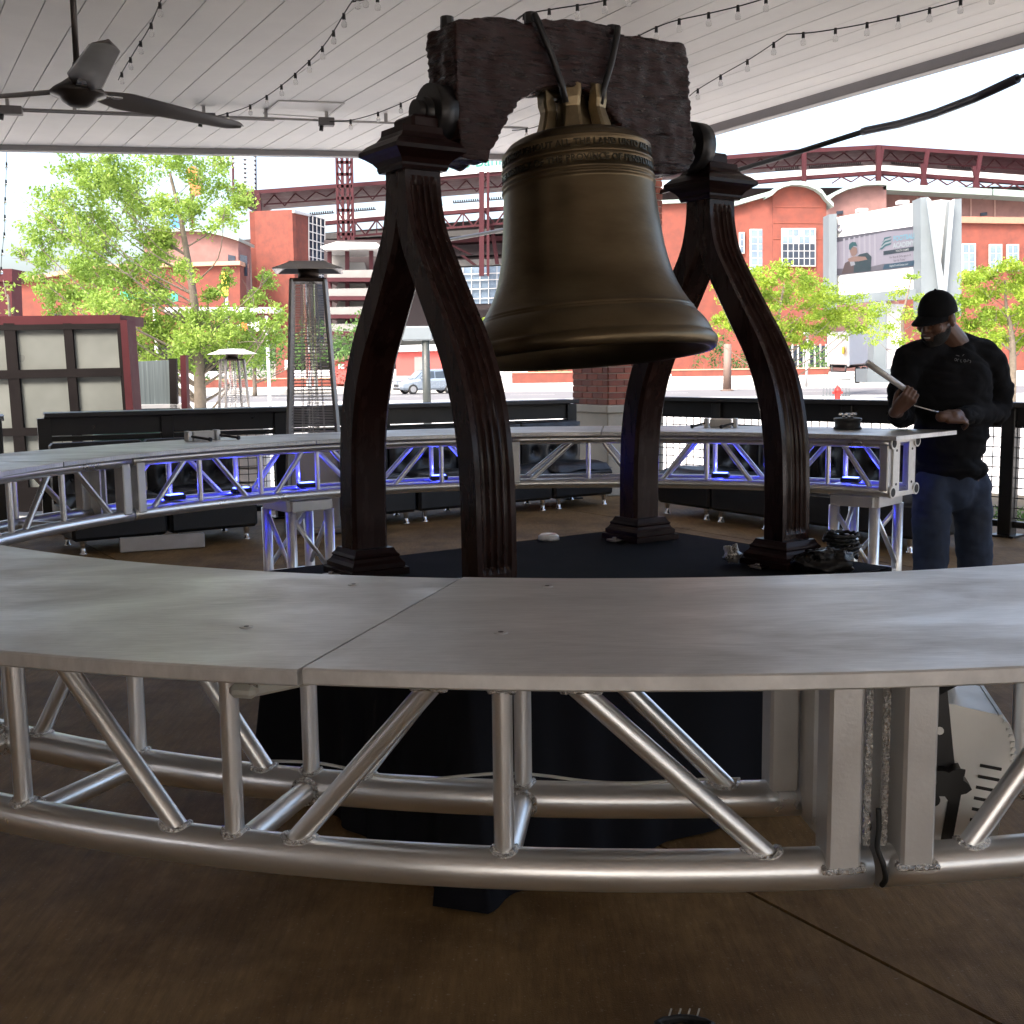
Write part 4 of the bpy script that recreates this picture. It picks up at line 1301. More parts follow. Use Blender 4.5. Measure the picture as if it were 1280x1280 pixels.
hardware(69.4, 2.38, 'pale clamp block with two dark bolts on the back right table', -1)
pk_c = rp_(2.36, 53.6, TOPZ)
pu = thing('cable_drum', 'round black drum with silver wing nuts on the table by the man', 'drum', tuple(pk_c))
MB().lathe([(0, 0), (.066, 0), (.068, .004), (.066, .012), (.062, .014), (.062, .040), (.066, .043), (.068, .05), (.066, .055), (0, .056)], 32, Matrix.Translation(pk_c + Zv * .001)).build('drum_body', M_BLACKP, pu)
for k, (x, y) in enumerate(((-.02, 0), (.022, .01), (.0, -.02))):
    c = pk_c + Vector((x, y, .057))
    MB().cyl(c, c + Zv * .014, .009, n=8).sphere(c + Vector((.014, 0, .017)), (.012, .005, .008)).sphere(c + Vector((-.014, 0, .017)), (.012, .005, .008)).build('wing_nut', M_CHROME, pu)

# ---- black cable coil, crumpled foil and cup lid on the platform
M_BAG = pm('shiny_black_plastic_bag', (.006, .006, .007), .3, 0, .2, 12, .3, 30, spec=.3)
def lump(c, r, amp, f, mat, name, label, cat, seed):
    m = MB().sphere(c, r, 36, 22); cc_ = Vector(c)
    for i, p in enumerate(m.v):
        d = (p - cc_); n_ = d.normalized()
        k = noise.noise((p + Vector((seed, 0, 0))) * f) * amp + (abs(noise.noise((p + Vector((0, seed, 0))) * f * 2.3)) - .25) * amp
        m.v[i] = p + n_ * k
        if m.v[i].z < PZ + .003: m.v[i].z = PZ + .003
    return tag(m.build(name, mat), label, cat)
c = fr(.60, .56, PZ + .03)
lump(c, (.10, .06, .05), .022, 26, M_BAG, 'plastic_bag', 'crumpled shiny black bag at the foot of the right bell stand', 'bag', 3)
m = MB(); cc0 = fr(.76, .50, PZ + .012)
pts = []
for i in range(150):
    a = i * .28; r = .052 + .010 * math.sin(i * .21) + .01 * noise.noise(Vector((i * .3, 0, 0)))
    pts.append(cc0 + Vector((r * math.cos(a), r * math.sin(a) * .8, .008 + .0006 * i + .008 * math.sin(i * 1.7) ** 2)))
tag(m.tube(pts, .0065, 6).build('cable_coil', M_RUBBER), 'coil of black cable beside the right bell stand foot', 'cable')
c = fr(.48, .26, PZ + .032)
lump(c, (.028, .028, .03), .016, 40, pm('crumpled_foil', (.5, .49, .47), .3, .8, .3, 30, .6, 50), 'foil_ball', 'small crumpled silver wrap left of the right stand foot', 'foil', 9)
lc = onz(697, 670, PZ)
lc = Fc - U * .55 + V * .06 + Zv * (PZ + .002)
tag(MB().lathe([(0, .012), (.025, .016), (.036, .012), (.04, 0), (.043, 0), (.041, .016), (.03, .024), (0, .02)], 24, Matrix.Translation(lc)).build('cup_lid', pm('clear_plastic_lid', (.8, .8, .8), .15, 0, .03, 4)), 'small pale plastic lid on the far edge of the platform', 'lid')

# ---- LED par lamp hanging inside the front truss
lp = at(1190, 958, 1.60)
par = thing('par_lamp', 'silver stage lamp with black bracket hanging inside the front truss', 'stage lamp', tuple(lp))
Rp = Matrix.Rotation(R_(8), 3, 'Y') @ Matrix.Rotation(R_(-14), 3, 'Z') @ Matrix.Scale(1.16, 3)
def pw(x, y, z): return lp + Rp @ Vector((x, y, z))
M_PAR = pm('silver_lamp_housing', (.8, .805, .79), .45, .25, .06, 6)
sec = [(-.105, -.105), (.046, -.105), (.050, -.10), (.053, .045), (.051, .066), (.043, .082), (.028, .092), (-.105, .098)]
m = MB(); k = 16
vs_ = []; yl = [-.07 + .14 * j / 28 for j in range(29)]
m.prism([pw(x, -.07, z) for x, z in sec], Rp @ Vector((0, .14, 0)))
body = m.build('housing', M_PAR, par)
for j in range(8):      # cooling ribs on the rounded shoulder
    f_ = j / 7
    x = .0525 - .022 * f_ ** 2; z = .040 + .052 * f_
    MB().beam(pw(x, -.073, z), pw(x, .07, z), .005, .0035).build('rib', M_PAR, body)
for j in range(9):
    z = .028 - j * .0135
    MB().box(pw(.030, -.0708, z), (.024, .002, .0035), Rp).build('vent_slot', M_RUBBER, body)
MB().box(pw(-.0035, -.0712, -.038), (.013, .003, .115), Rp).build('side_groove', M_BLACKP, body)
MB().beam(pw(-.050, -.085, .12), pw(-.022, -.085, .012), .006, .030, up=(1, 0, 0)).build('bracket', M_BLACK, par)
MB().cyl(pw(-.036, -.089, .065), pw(-.036, -.0905, .065), .0055, n=10).build('bracket_hole', M_PAR, par)
kn = MB()
vs_ = []
for i in range(20):
    a = 2 * math.pi * i / 20; r = .019 + .004 * math.cos(a * 5)
    vs_.append((r * math.cos(a), r * math.sin(a)))
kn.prism([pw(-.016 + x, -.108, .008 + z) for x, z in vs_], Rp @ Vector((0, .024, 0)))
kn.build('clamp_knob', M_BLACKP, par)
pn = MB().box(pw(-.045, -.0712, -.05), (.066, .002, .10), Rp).build('control_panel', M_WHITE, par)
for x in (-.028, -.052):
    MB().cyl(pw(x, -.072, -.022), pw(x, -.080, -.022), .0095, n=18).build('fuse_holder', M_BLACKP, pn)
MB().box(pw(-.038, -.0745, -.047), (.03, .007, .016), Rp, .002).build('rocker_switch', M_BLACKP, pn)
MB().box(pw(-.040, -.0745, -.073), (.034, .006, .017), Rp, .002).build('switch_frame', M_BLACKP, pn)
MB().box(pw(-.042, -.078, -.073), (.022, .004, .012), Rp, .001).build('red_switch', pm('red_rocker', (.45, .02, .02), .3), pn)
MB().beam(pw(-.05, -.085, .118), rp_(2.27, -80.5, ZT - .02), .012, .03).build('hanger', M_BLACK, par)

# ---- cables
def cable(pts, r, mat, label, n=8):
    C_ = [Vector(p) for p in catmull([tuple(p) for p in pts], 6)]
    return tag(MB().tube(C_, r, n).build('cable', mat), label, 'cable')
cable([rp_(2.375, -85.27, .85), rp_(2.378, -85.27, .825), rp_(2.388, -85.4, .805), rp_(2.392, -85.25, .785), rp_(2.390, -85.15, .765), rp_(2.38, -85.15, .752)], .0035, M_RUBBER, 'black cable hanging down in the front truss joint')
rc_ = random.Random(2)
cable([rp_(RI - .005 + .012 * math.sin(k * .9), -88.0 - k * 1.55, .769 + .0285 + .004 * math.sin(k * 1.3)) for k in range(14)], .0025, pm('clear_cable', (.55, .54, .5), .3), 'thin pale cable lying along the inner front chord')
g0 = onz(855, 1297, 0)
m = MB(); pts = []
for i in range(70):
    a = i * .33
    pts.append(Vector((g0.x, g0.y, .011)) + Vector((.05 * math.cos(a) * (1 + .3 * math.sin(i)), .04 * math.sin(a), .012 * abs(math.sin(i * .45)))))
fl_c = thing('floor_cable', 'tangle of black cable with silver clips on the floor at the bottom edge', 'cable', tuple(g0))
MB().tube(pts, .006, 6).build('cable_loop', M_RUBBER, fl_c)
for k in range(4):
    p = Vector((g0.x - .03 + k * .02, g0.y + .035, .014))
    MB().beam(p, p + Vector((.012, .022, .016)), .004, .004).build('clip', M_CHROME, fl_c)
# ================================================================== THE MAN AT THE TABLE END
D0 = 5.62
def P(px, py, d=0.0): return at(px, py, D0 + d)
def chain(m, pts, rs, n=14):
    for i in range(len(pts) - 1):
        m.tube([pts[i], pts[i + 1]], [rs[i], rs[i + 1]], n)
    for p, r in zip(pts, rs): m.sphere(p, r * .995, n, 10)
    return m
hc_ = P(1171, 397, -.06)
man = thing('person', 'man in black cap, black sweatshirt and blue jeans working at the table end', 'person', tuple(P(1190, 640, .03).xy) + (0.0,))
# head frame: looks down to the left
fwd = Vector((-.74, -.56, -.36)).normalized()
side = fwd.cross(Vector((.12, 0, 1))).normalized(); upv = side.cross(fwd)
MH = Matrix((side, fwd, upv)).transposed()
def hd(x, y, z): return hc_ + MH @ Vector((x, y, z))
M_SKIN = pm('brown_skin', (.115, .055, .034), .5, 0, .12, 14, .06, 160, subs=.08)
M_SHIRT = pm('black_sweatshirt_knit', (.008, .008, .0095), .92, 0, .15, 5, .3, 300, spec=.15)
M_JEAN = pm('blue_denim', (.012, .020, .042), .85, 0, .35, 7, .3, 380, col2=(.022, .034, .066))
M_CAP = pm('black_cap_cotton', (.007, .007, .008), .88, 0, .15, 8, .2, 300, spec=.15)
b = MB()
b.sphere(hd(0, -.012, .030), (.075, .095, .092), 20, 14, MH)
b.sphere(hd(0, .022, -.045), (.062, .072, .078), 18, 12, MH)
b.sphere(hd(0, .066, -.098), (.028, .022, .022), 12, 8, MH)
b.sphere(hd(0, .080, .022), (.056, .020, .016), 14, 8, MH)
for s_ in (-1, 1):
    b.sphere(hd(s_ * .036, .066, -.025), (.030, .026, .028), 12, 8, MH)
    b.sphere(hd(s_ * .078, -.006, -.012), (.012, .024, .034), 12, 8, MH)
    b.sphere(hd(s_ * .015, .100, -.030), (.011, .013, .010), 10, 6, MH)
chain(b, [hd(0, .088, .012), hd(0, .106, -.018), hd(0, .108, -.028)], [.010, .014, .014], 10)
b.sphere(hd(0, .091, -.058), (.027, .012, .007), 12, 6, MH)
b.sphere(hd(0, .088, -.074), (.024, .012, .008), 12, 6, MH)
neck0 = P(1196, 432, .05)
chain(b, [hd(0, -.03, -.06), neck0, neck0 + Vector((.0, .03, -.09))], [.062, .066, .085], 16)
# trunk and arms under the clothes
chest = P(1188, 480, .05); hip = P(1190, 592, .05)
chain(b, [chest, P(1189, 540, .06), hip], [.08, .08, .085])
shR, shL = P(1136, 448, .01), P(1239, 451, .10)
elR, elL = P(1122, 512, .0), P(1250, 515, .12)
wrR, wrL = P(1121, 514, -.30), P(1192, 521, -.26)
elR = P(1128, 522, -.02)
chain(b, [chest, shR, elR, wrR], [.055, .040, .036, .029])
chain(b, [chest, shL, elL, wrL], [.07, .045, .036, .029])
hpR, hpL = P(1166, 612, .02), P(1214, 612, .08)
def ground(px, d): 
    p = P(px, 700, d); return Vector((p.x, p.y, 0))
anR, anL = ground(1160, .02), ground(1222, .08)
knR, knL = P(1163, 715, -.02), P(1219, 715, .05)
chain(b, [hip, hpR, knR, anR + Zv * .09], [.11, .085, .058, .04])
chain(b, [hip, hpL, knL, anL + Zv * .09], [.11, .085, .058, .04])
# hands
def hand(m, wrist, xh, zh, curls, thumb, size=1.0):
    """xh: across the knuckles from index to little finger, zh: back of the hand"""
    xh = Vector(xh).normalized(); zh = Vector(zh); zh = (zh - xh * zh.dot(xh)).normalized(); yh = zh.cross(xh)
    def w(x, y, z): return wrist + (xh * x + yh * y + zh * z) * size
    for k in range(4):
        x = -.031 + k * .0205
        chain(m, [w(x * .6, .012, 0), w(x, .088, .004)], [.018 * size, .0125 * size], 10)
        ln = ((.042, .026, .022), (.046, .030, .024), (.043, .028, .023), (.034, .021, .020))[k]
        p = w(x, .088, .004); a = 0
        d = yh
        pts = [p]
        for q in range(3):
            a += curls[q]
            d = yh * math.cos(a) - zh * math.sin(a)
            p = p + d * ln[q] * size; pts.append(p)
        chain(m, pts, [.0098 * size, .0092 * size, .0086 * size, .0076 * size], 10)
    chain(m, [w(0, -.02, 0), w(0, .03, 0), w(0, .07, .002)], [.027 * size, .024 * size, .02 * size], 12)
    t0 = w(-.028, .022, -.008)
    pts = [t0]
    for dx, dy, dz in thumb:
        pts.append(pts[-1] + (xh * dx + yh * dy + zh * dz) * size)
    chain(m, pts, [.0145 * size, .0115 * size, .0105 * size, .009 * size], 10)
    return w
td = (P(1138, 501, -.34) - P(1081, 463, -.34)).normalized()            # direction of the tube he holds
hcR = P(1121, 512, -.33)
wR = hand(b, hcR, td, Vector((-.45, -.75, -.35)), (R_(48), R_(78), R_(50)), ((-.018, .030, -.020), (.002, .026, -.020), (.012, .018, -.012)), .95)
hcL = P(1181, 521, -.27)
wL = hand(b, hcL, Vector((.12, -.62, -.72)), Vector((.2, -.75, .62)), (R_(30), R_(42), R_(30)), ((-.022, .030, -.012), (-.004, .030, -.012), (.004, .022, -.010)), .98)
body = voxel(b, .0046, 2, .5)
body.build('body', M_SKIN, man)
# eyes, smile, beard
for s_ in (-1, 1):
    e_ = MB().sphere(hd(s_ * .030, .083, .004), .0105, 12, 8).build('eye', pm('eye_white', (.5, .48, .45), .2), man)
MB().sphere(hd(0, .0985, -.0655), (.019, .0055, .0042), 12, 6, MH).build('teeth', pm('teeth', (.62, .6, .55), .3), man)
be = MB()
be.sphere(hd(0, .028, -.072), (.0635, .072, .060), 18, 12, MH)
be.sphere(hd(0, .070, -.102), (.031, .025, .024), 12, 8, MH)
for s_ in (-1, 1): be.sphere(hd(s_ * .05, .008, -.045), (.018, .03, .05), 12, 8, MH)
be = voxel(be, .007, 2)
keep = []
bv = be.v
for f in be.f:
    c = sum((bv[i] for i in f), Vector()) / len(f); l = MH.transposed() @ (c - hc_)
    if l.z < -.045 - .35 * max(0, l.y - .05) - .25 * max(0, l.y - .078) and not (abs(l.x) < .03 and l.z > -.084 and l.y > .05): keep.append(f)
be.f = keep; be.sm = [True] * len(keep)
be.build('beard', pm('short_black_beard', (.009, .007, .006), .9, 0, .3, 60, .6, 400), man)
# cap
m = MB(); vs_ = []; n = 30
for i in range(11):
    ph = math.pi / 2 * i / 10
    for k in range(n):
        a = 2 * math.pi * k / n
        vs_.append(hd(.085 * math.cos(ph) ** .85 * math.cos(a), -.012 + .106 * math.cos(ph) ** .85 * math.sin(a), .020 + .112 * math.sin(ph) ** .92 - .016 * max(0, -math.sin(a)) * math.cos(ph)))
fs_ = [(i * n + k, i * n + (k + 1) % n, (i + 1) * n + (k + 1) % n, (i + 1) * n + k) for i in range(10) for k in range(n)]
cap = m.add(vs_, fs_, True).sphere(hd(0, -.012, .132), .008, 8, 6).build('cap', M_CAP, man)
m = MB(); vs_ = []; nx_, ny_ = 14, 6
for q in range(2):
    for j in range(ny_ + 1):
        for i in range(nx_ + 1):
            a = R_(20 + 140 * i / nx_); r = 1 + .78 * j / ny_ * math.sin(a) ** .8
            x = .085 * math.cos(a) * (1 + .03 * j / ny_); y = -.010 + .106 * math.sin(a) * r
            vs_.append(hd(x, y, .040 - .016 * j / ny_ - 3.0 * x * x - q * .004))
N1 = (nx_ + 1) * (ny_ + 1)
fs_ = []
for q in range(2):
    for j in range(ny_):
        for i in range(nx_): fs_.append(tuple(q * N1 + v for v in (j * (nx_ + 1) + i, j * (nx_ + 1) + i + 1, (j + 1) * (nx_ + 1) + i + 1, (j + 1) * (nx_ + 1) + i)))
for i in range(nx_):
    j = ny_ * (nx_ + 1); fs_.append((j + i, j + i + 1, N1 + j + i + 1, N1 + j + i))
m.add(vs_, fs_, True).build('cap_brim', M_CAP, cap)
# sweatshirt
s_ = MB()
chain(s_, [P(1192, 447, .05), P(1188, 485, .04), P(1188, 535, .05), P(1190, 590, .05)], [.10, .140, .135, .125], 20)
s_.sphere(P(1188, 486, .035), (.205, .135, .20), 22, 14)
s_.sphere(P(1188, 545, .04), (.185, .135, .20), 20, 14).sphere(P(1189, 586, .045), (.178, .15, .06), 20, 10)
chain(s_, [P(1190, 432, .05), P(1150, 442, .0), shR + Vector((.0, 0, -.005)), P(1128, 485, .0), elR, wrR.lerp(elR, .22)], [.066, .074, .076, .068, .060, .042])
chain(s_, [P(1200, 432, .06), P(1228, 442, .08), shL + Vector((-.005, 0, -.005)), P(1249, 485, .11), elL + Vector((-.01, 0, 0)), wrL.lerp(elL, .18)], [.066, .074, .077, .070, .062, .043])
sw = voxel(s_, .010, 4, .5)
nrm = [Vector() for _ in sw.v]
for f in sw.f:
    a, b2, c = sw.v[f[0]], sw.v[f[1]], sw.v[f[2]]
    for i in f: nrm[i] += (b2 - a).cross(c - a)
for i, p in enumerate(sw.v):
    k = noise.noise(Vector((p.x * 9, p.y * 9, p.z * 15))) * .011 + (abs(noise.noise(Vector((p.x * 11 + p.z * 9, p.y * 11, p.z * 20 + 7)))) - .2) * .014
    sw.v[i] = p + nrm[i].normalized() * k
sho = sw.build('sweatshirt', M_SHIRT, man)
# cuffs, collar and chest print
for w_, e_ in ((wrR, elR), (wrL, elL)):
    a = w_.lerp(e_, .16); q = w_.lerp(e_, .32)
    MB().tube([a, a.lerp(q, .5), q], [.040, .045, .046], 18).build('cuff', M_SHIRT, sho)
ringp = []
cn = P(1193, 437, .02)
for k in range(25):
    a = 2 * math.pi * k / 24
    ringp.append(cn + Vector((.082 * math.cos(a), .07 * math.sin(a) + .02, .018 * math.sin(a) - .004)))
MB().tube(ringp, .011, 8, caps=False).build('collar', M_SHIRT, sho)
M_PRINT = pm('pale_chest_print', (.22, .22, .22), .8)
g = MB(); fa_ = P(1202, 450, -.12)
dg_v = [v for v in sw.v]
def front(px, py):
    d = ray(px, py).normalized(); o = Vector((0, 0, CAMH)); best = None
    for p in dg_v:
        t = (p - o).dot(d); r = (p - o - d * t).length
        if r < .016 and (best is None or t < best): best = t
    return o + d * ((best or 5.5) - .003)
for (ax, ay, bx, by) in ((1195, 444, 1199, 445), (1203, 445, 1205, 443)):
    g.cyl(front(ax, ay), front(bx, by), .0016, n=5)
for k, (cx_, cy_) in enumerate(((1194.5, 449.5), (1198, 450.5), (1202, 451), (1206, 451), (1209, 450), (1212, 452))):
    c = front(cx_, cy_); pts = []
    for i in range(8 if k in (0, 3) else 6):
        a = i * (.9 if k in (0, 3) else .6) + k
        pts.append(c + Vector((.0052 * math.cos(a), 0, .0062 * math.sin(a))))
    g.tube(pts, .0013, 5)
g.build('chest_print', M_PRINT, sho)
# jeans
j_ = MB()
chain(j_, [P(1190, 588, .05), P(1190, 610, .05)], [.12, .125], 18)
chain(j_, [hpR + Vector((0, 0, .02)), P(1164, 650, .01), knR, Vector((anR.x, anR.y, .35)), anR + Zv * .075], [.096, .094, .083, .076, .078], 18)
chain(j_, [hpL + Vector((0, 0, .02)), P(1216, 650, .06), knL, Vector((anL.x, anL.y, .35)), anL + Zv * .075], [.096, .094, .083, .076, .078], 18)
jm = voxel(j_, .011, 4, .5)
nrm = [Vector() for _ in jm.v]
for f in jm.f:
    a, b2, c = jm.v[f[0]], jm.v[f[1]], jm.v[f[2]]
    for i in f: nrm[i] += (b2 - a).cross(c - a)
for i, p in enumerate(jm.v):
    if p.z > .12: jm.v[i] = p + nrm[i].normalized() * (noise.noise(Vector((p.x * 12, p.y * 12, p.z * 22))) * .008 + noise.noise(Vector((p.x * 30, p.y * 30, p.z * 50))) * .003)
jm.build('jeans', M_JEAN, man)
for an in (anR, anL):
    sh = MB(); f2 = Vector((-.35, -.93, 0)).normalized()
    sh.sphere(an + Zv * .045, (.048, .06, .045), 14, 10).sphere(an + f2 * .10 + Zv * .035, (.046, .07, .034), 14, 10).sphere(an + f2 * .17 + Zv * .028, (.042, .05, .027), 14, 10)
    s2 = voxel(sh, .01, 3)
    for p in s2.v: p.z = max(p.z, .002)
    s2.build('shoe', pm('dark_shoe', (.015, .014, .014), .5), man)
# the pale tube and the tool he holds
gt0, gt1 = P(1078, 460, -.36), P(1139, 502, -.36)
off = wR(0, .10, -.028) - (gt0.lerp(gt1, .78))
off = off - td * off.dot(td)
gt0 += off; gt1 += off
rt = MB().tube([gt0, gt0.lerp(gt1, .3), gt1], [.015, .0145, .0125], 16)
tag(rt.build('rolled_sheet', pm('pale_rolled_sheet', (.62, .60, .58), .3, .2, .05, 6)), 'pale rolled tube held in the hand of the man', 'tube')
q0 = wL(-.02, .10, -.03); q1 = P(1143, 507, -.30)
tag(MB().cyl(q0, q1, .0045, .003, n=8).build('screwdriver', M_STEEL), 'thin metal tool between the hands of the man', 'tool')
# ================================================================== OUTSIDE THE PATIO
M_MAROON = pm('maroon_steel_paint', (.05, .014, .018), .6, 0, .12, .8, spec=.15)
M_MAROON2 = pm('maroon_painted_wall', (.06, .014, .017), .6, 0, .12, 2, spec=.15)
M_BRICKW = pm('far_red_brickwork', (.155, .042, .029), .9, 0, .26, 1.2, detail=12)
M_BRICKP = pm('pale_pink_brickwork', (.20, .11, .10), .9, 0, .2, .9, detail=9)
M_GREENR = pm('pale_green_metal_roof', (.27, .35, .32), .5, .1, .08, .7)
M_CONC = pm('stand_concrete', (.20, .195, .188), .85, 0, .12, .6)
M_DARKV = pm('stand_shade', (.045, .035, .037), .9, 0, .2, .5)  # dark tone standing for the shade inside the stands
M_WGLASS = pm('blue_window_glass', (.13, .18, .24), .25, 0, .3, .5, spec=.3)
M_DGLASS = pm('dark_window_glass', (.025, .034, .05), .25, 0, .3, .5, spec=.3)
M_FRAME = pm('pale_window_frame', (.45, .45, .45), .5, 0, .05, 3)
M_GREYP = pm('grey_sign_steel', (.14, .165, .18), .5, .1, .1, .8)
M_WPANEL = pm('white_sign_panel', (.62, .62, .62), .4, 0, .03, .8)
SD = 150.0
def S(px, py, d=SD): return at(px, py, d)
Yv = Vector((0, 1, 0))
def quadprism(px, d, th, mat, name, parent):
    """outline given in pixels at distance d (or per-corner distances), extruded th metres away from the viewer"""
    pts = [S(q[0], q[1], q[2] if len(q) > 2 else d) for q in px]
    return MB().prism(pts, Yv * th).build(name, mat, parent)
def bar(a, b, r, mat, name, parent, d=SD):
    p, q = S(a[0], a[1], a[2] if len(a) > 2 else d), S(b[0], b[1], b[2] if len(b) > 2 else d)
    return MB().beam(p, q, r * 1.15, r * 1.15).build(name, mat, parent)
def hline(x, pts):
    """y of a polyline at x"""
    for (x0, y0), (x1, y1) in zip(pts, pts[1:]):
        if x0 <= x <= x1: return y0 + (y1 - y0) * (x - x0) / (x1 - x0)
    return pts[-1][1] if x > pts[-1][0] else pts[0][1]

# ---- stadium: steel stands with a roof, girder and decks
stad = thing('stadium', 'maroon steel stadium stand with a long roof behind the trees', 'stadium', (0, SD + 10, GZ))
ROOF = [(296, 247), (312, 238), (420, 230), (490, 225), (640, 213), (760, 204), (884, 196), (1004, 186), (1098, 181), (1280, 193), (1400, 201)]
for (a, b) in zip(ROOF, ROOF[1:]):
    quadprism([(a[0], a[1]), (b[0], b[1]), (b[0], b[1] + 5), (a[0], a[1] + 5)], SD, 14, M_MAROON, 'roof_panel', stad)
    quadprism([(a[0], a[1] + 5.2), (b[0], b[1] + 5.2), (b[0], b[1] + 11), (a[0], a[1] + 10)], SD + 5, .5, M_MAROON, 'roof_girder', stad)
def lattice(x0, x1, f0, f1, step, r, name, d=SD, flip=0):
    x = x0; k = flip
    while x < x1 - 1:
        xn = min(x + step, x1)
        a = (x, f0(x) if k % 2 else f1(x)); b = (xn, f1(xn) if k % 2 else f0(xn))
        bar(a, b, r, M_MAROON, name, stad, d); k += 1; x = xn
rf = lambda x: hline(x, ROOF) + 8
for x0, x1 in ((330, 420), (440, 640), (860, 1098), (1100, 1280)):
    n = 0
    lattice(x0, x1, lambda x: rf(x), lambda x: rf(x) + 11 - 4 * math.sin(x * .05), 13, .13, 'roof_brace', SD + 2)
    bar((x0, rf(x0) + 11), (x1, rf(x1) + 11), .14, M_MAROON, 'roof_tie', stad, SD + 2)
for (x, y0, y1, w, lean) in ((322, 240, 300, .5, 6), (602, 215, 345, .55, 0), (610, 215, 345, .3, 0), (1005, 187, 240, .45, 0), (1098, 182, 232, .5, 0), (1104, 182, 232, .3, -8), (1160, 186, 236, .4, -8), (1152, 205, 236, .35, 6), (1226, 191, 238, .4, -8), (1217, 208, 238, .35, 6), (895, 196, 238, .4, 0), (884, 198, 238, .3, 0)):
    bar((x, y0), (x + lean, y1), w, M_MAROON, 'column', stad, SD - 1)
BAND = [(320, 277), (420, 268), (480, 263), (565, 256), (640, 250), (850, 226), (1000, 213), (1098, 206), (1280, 219), (1400, 225)]
for (a, b) in zip(BAND, BAND[1:]):
    quadprism([a, b, (b[0], b[1] + 7), (a[0], a[1] + 7)], SD + 1, 1.2, M_WPANEL, 'parapet', stad)
    quadprism([(a[0], a[1] + 7.2), (b[0], b[1] + 7.2), (b[0], b[1] + 11.5), (a[0], a[1] + 11.5)], SD + .5, 1.0, M_MAROON, 'girder_chord', stad)
# seat row silhouettes above the parapet
for (x0, x1) in ((360, 384), (388, 418), (440, 470), (567, 600), (612, 634), (970, 1000), (1012, 1078), (1115, 1150), (1185, 1215)):
    y0, y1 = hline(x0, BAND) - 4.5, hline(x1, BAND) - 4.5
    k = int((x1 - x0) / 2.6)
    m = MB()
    for i in range(k):
        x = x0 + (x1 - x0) * i / k; y = y0 + (y1 - y0) * i / k
        m.box(S(x, y + 1, SD + 4), (.16, .16, .34))
    m.beam(S(x0, y0 + 2.4, SD + 4), S(x1, y1 + 2.4, SD + 4), .2, .12)
    m.build('seat_row', M_DARKV, stad)
g0 = lambda x: hline(x, BAND) + 11; g1 = lambda x: hline(x, BAND) + 29
lattice(430, 660, g0, g1, 13.5, .17, 'girder_web')
for x in range(444, 660, 27): bar((x, g0(x)), (x, g1(x)), .12, M_MAROON, 'girder_web', stad)
bar((430, g1(430)), (660, g1(660)), .22, M_MAROON, 'girder_chord', stad)
lattice(1040, 1280, lambda x: hline(x, BAND) + 12, lambda x: hline(x, BAND) + 19, 12, .13, 'girder_web')
# decks; dark sheets and strips stand for the shade inside the stand
quadprism([(300, 300), (660, 270), (660, 420), (300, 420)], SD + 14, 1, M_DARKV, 'shade_sheet', stad)
quadprism([(655, 268), (836, 238), (836, 400), (655, 400)], SD + 14, 1, M_DARKV, 'shade_sheet', stad)
quadprism([(835, 236), (1400, 232), (1400, 380), (835, 380)], SD + 14, 1, M_DARKV, 'shade_sheet', stad)
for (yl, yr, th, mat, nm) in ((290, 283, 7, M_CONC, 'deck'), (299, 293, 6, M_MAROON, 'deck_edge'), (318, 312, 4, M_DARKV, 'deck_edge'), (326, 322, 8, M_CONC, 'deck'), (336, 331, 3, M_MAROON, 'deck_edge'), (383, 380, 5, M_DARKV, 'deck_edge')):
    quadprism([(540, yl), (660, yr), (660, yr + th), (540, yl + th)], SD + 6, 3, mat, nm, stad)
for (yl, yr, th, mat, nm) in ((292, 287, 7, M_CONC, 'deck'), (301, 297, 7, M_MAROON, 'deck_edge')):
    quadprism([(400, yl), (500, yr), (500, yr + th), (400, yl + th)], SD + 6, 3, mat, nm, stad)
for x0, x1, y0, y1 in ((556, 590, 303, 318), (612, 624, 279, 330), (575, 596, 319, 331), (628, 640, 296, 330)):
    quadprism([(x0, y0), (x0 + 5, y0), (x1, y1), (x1 - 5, y1)], SD + 4, .6, M_MAROON, 'raker_beam', stad)
# glazed club level
cw = quadprism([(545, 336), (660, 331), (660, 378), (545, 381)], SD + 1, .4, M_WGLASS, 'curtain_wall', stad)
for i in range(11):
    x = 547 + i * 10.6
    bar((x, hline(x, [(545, 336), (660, 331)])), (x, 380), .07, M_FRAME, 'mullion', cw, SD + .8)
for y in (344, 352, 363, 375): bar((545, y), (660, y - 4), .09, M_FRAME, 'mullion', cw, SD + .8)
# roof lettering
vs_, fs_ = text_mesh('Citizens Bank Park', 1.95, .1, align='LEFT', space=1.02)
p0 = S(524, 209, SD - .5)
m = MB().add([p0 + Vector((v.x, -v.z, v.y + .06 * v.x / 1.0 * 0)) + Zv * (v.x * .075) for v in vs_], fs_)
m.build('roof_lettering', pm('green_sign_letters', (.015, .15, .09), .5), stad)
m = MB().beam(p0 + Vector((-1, .4, -1.15)), p0 + Vector((20, .4, .38)), .3, .5)
m.build('lettering_rail', M_WPANEL, stad)

# ---- light mast rising over the roof
mast = thing('light_mast', 'lattice maroon light mast rising above the stadium roof', 'mast', tuple(S(430, 420, SD - 4)))
for x in (420, 426.5, 433, 438.5): bar((x, 150), (x + 3.2, 305), .3, M_MAROON, 'mast_leg', mast, SD - 4)
for y in range(158, 300, 15):
    f_ = (y - 150) / 155 * 3.2
    bar((420 + f_, y), (438.5 + f_, y), .3, M_MAROON, 'cross_bar', mast, SD - 4)
    bar((420 + f_, y), (426.5 + f_, y + 13), .14, M_MAROON, 'brace', mast, SD - 4)
    bar((438.5 + f_, y), (433 + f_, y + 13), .14, M_MAROON, 'brace', mast, SD - 4)
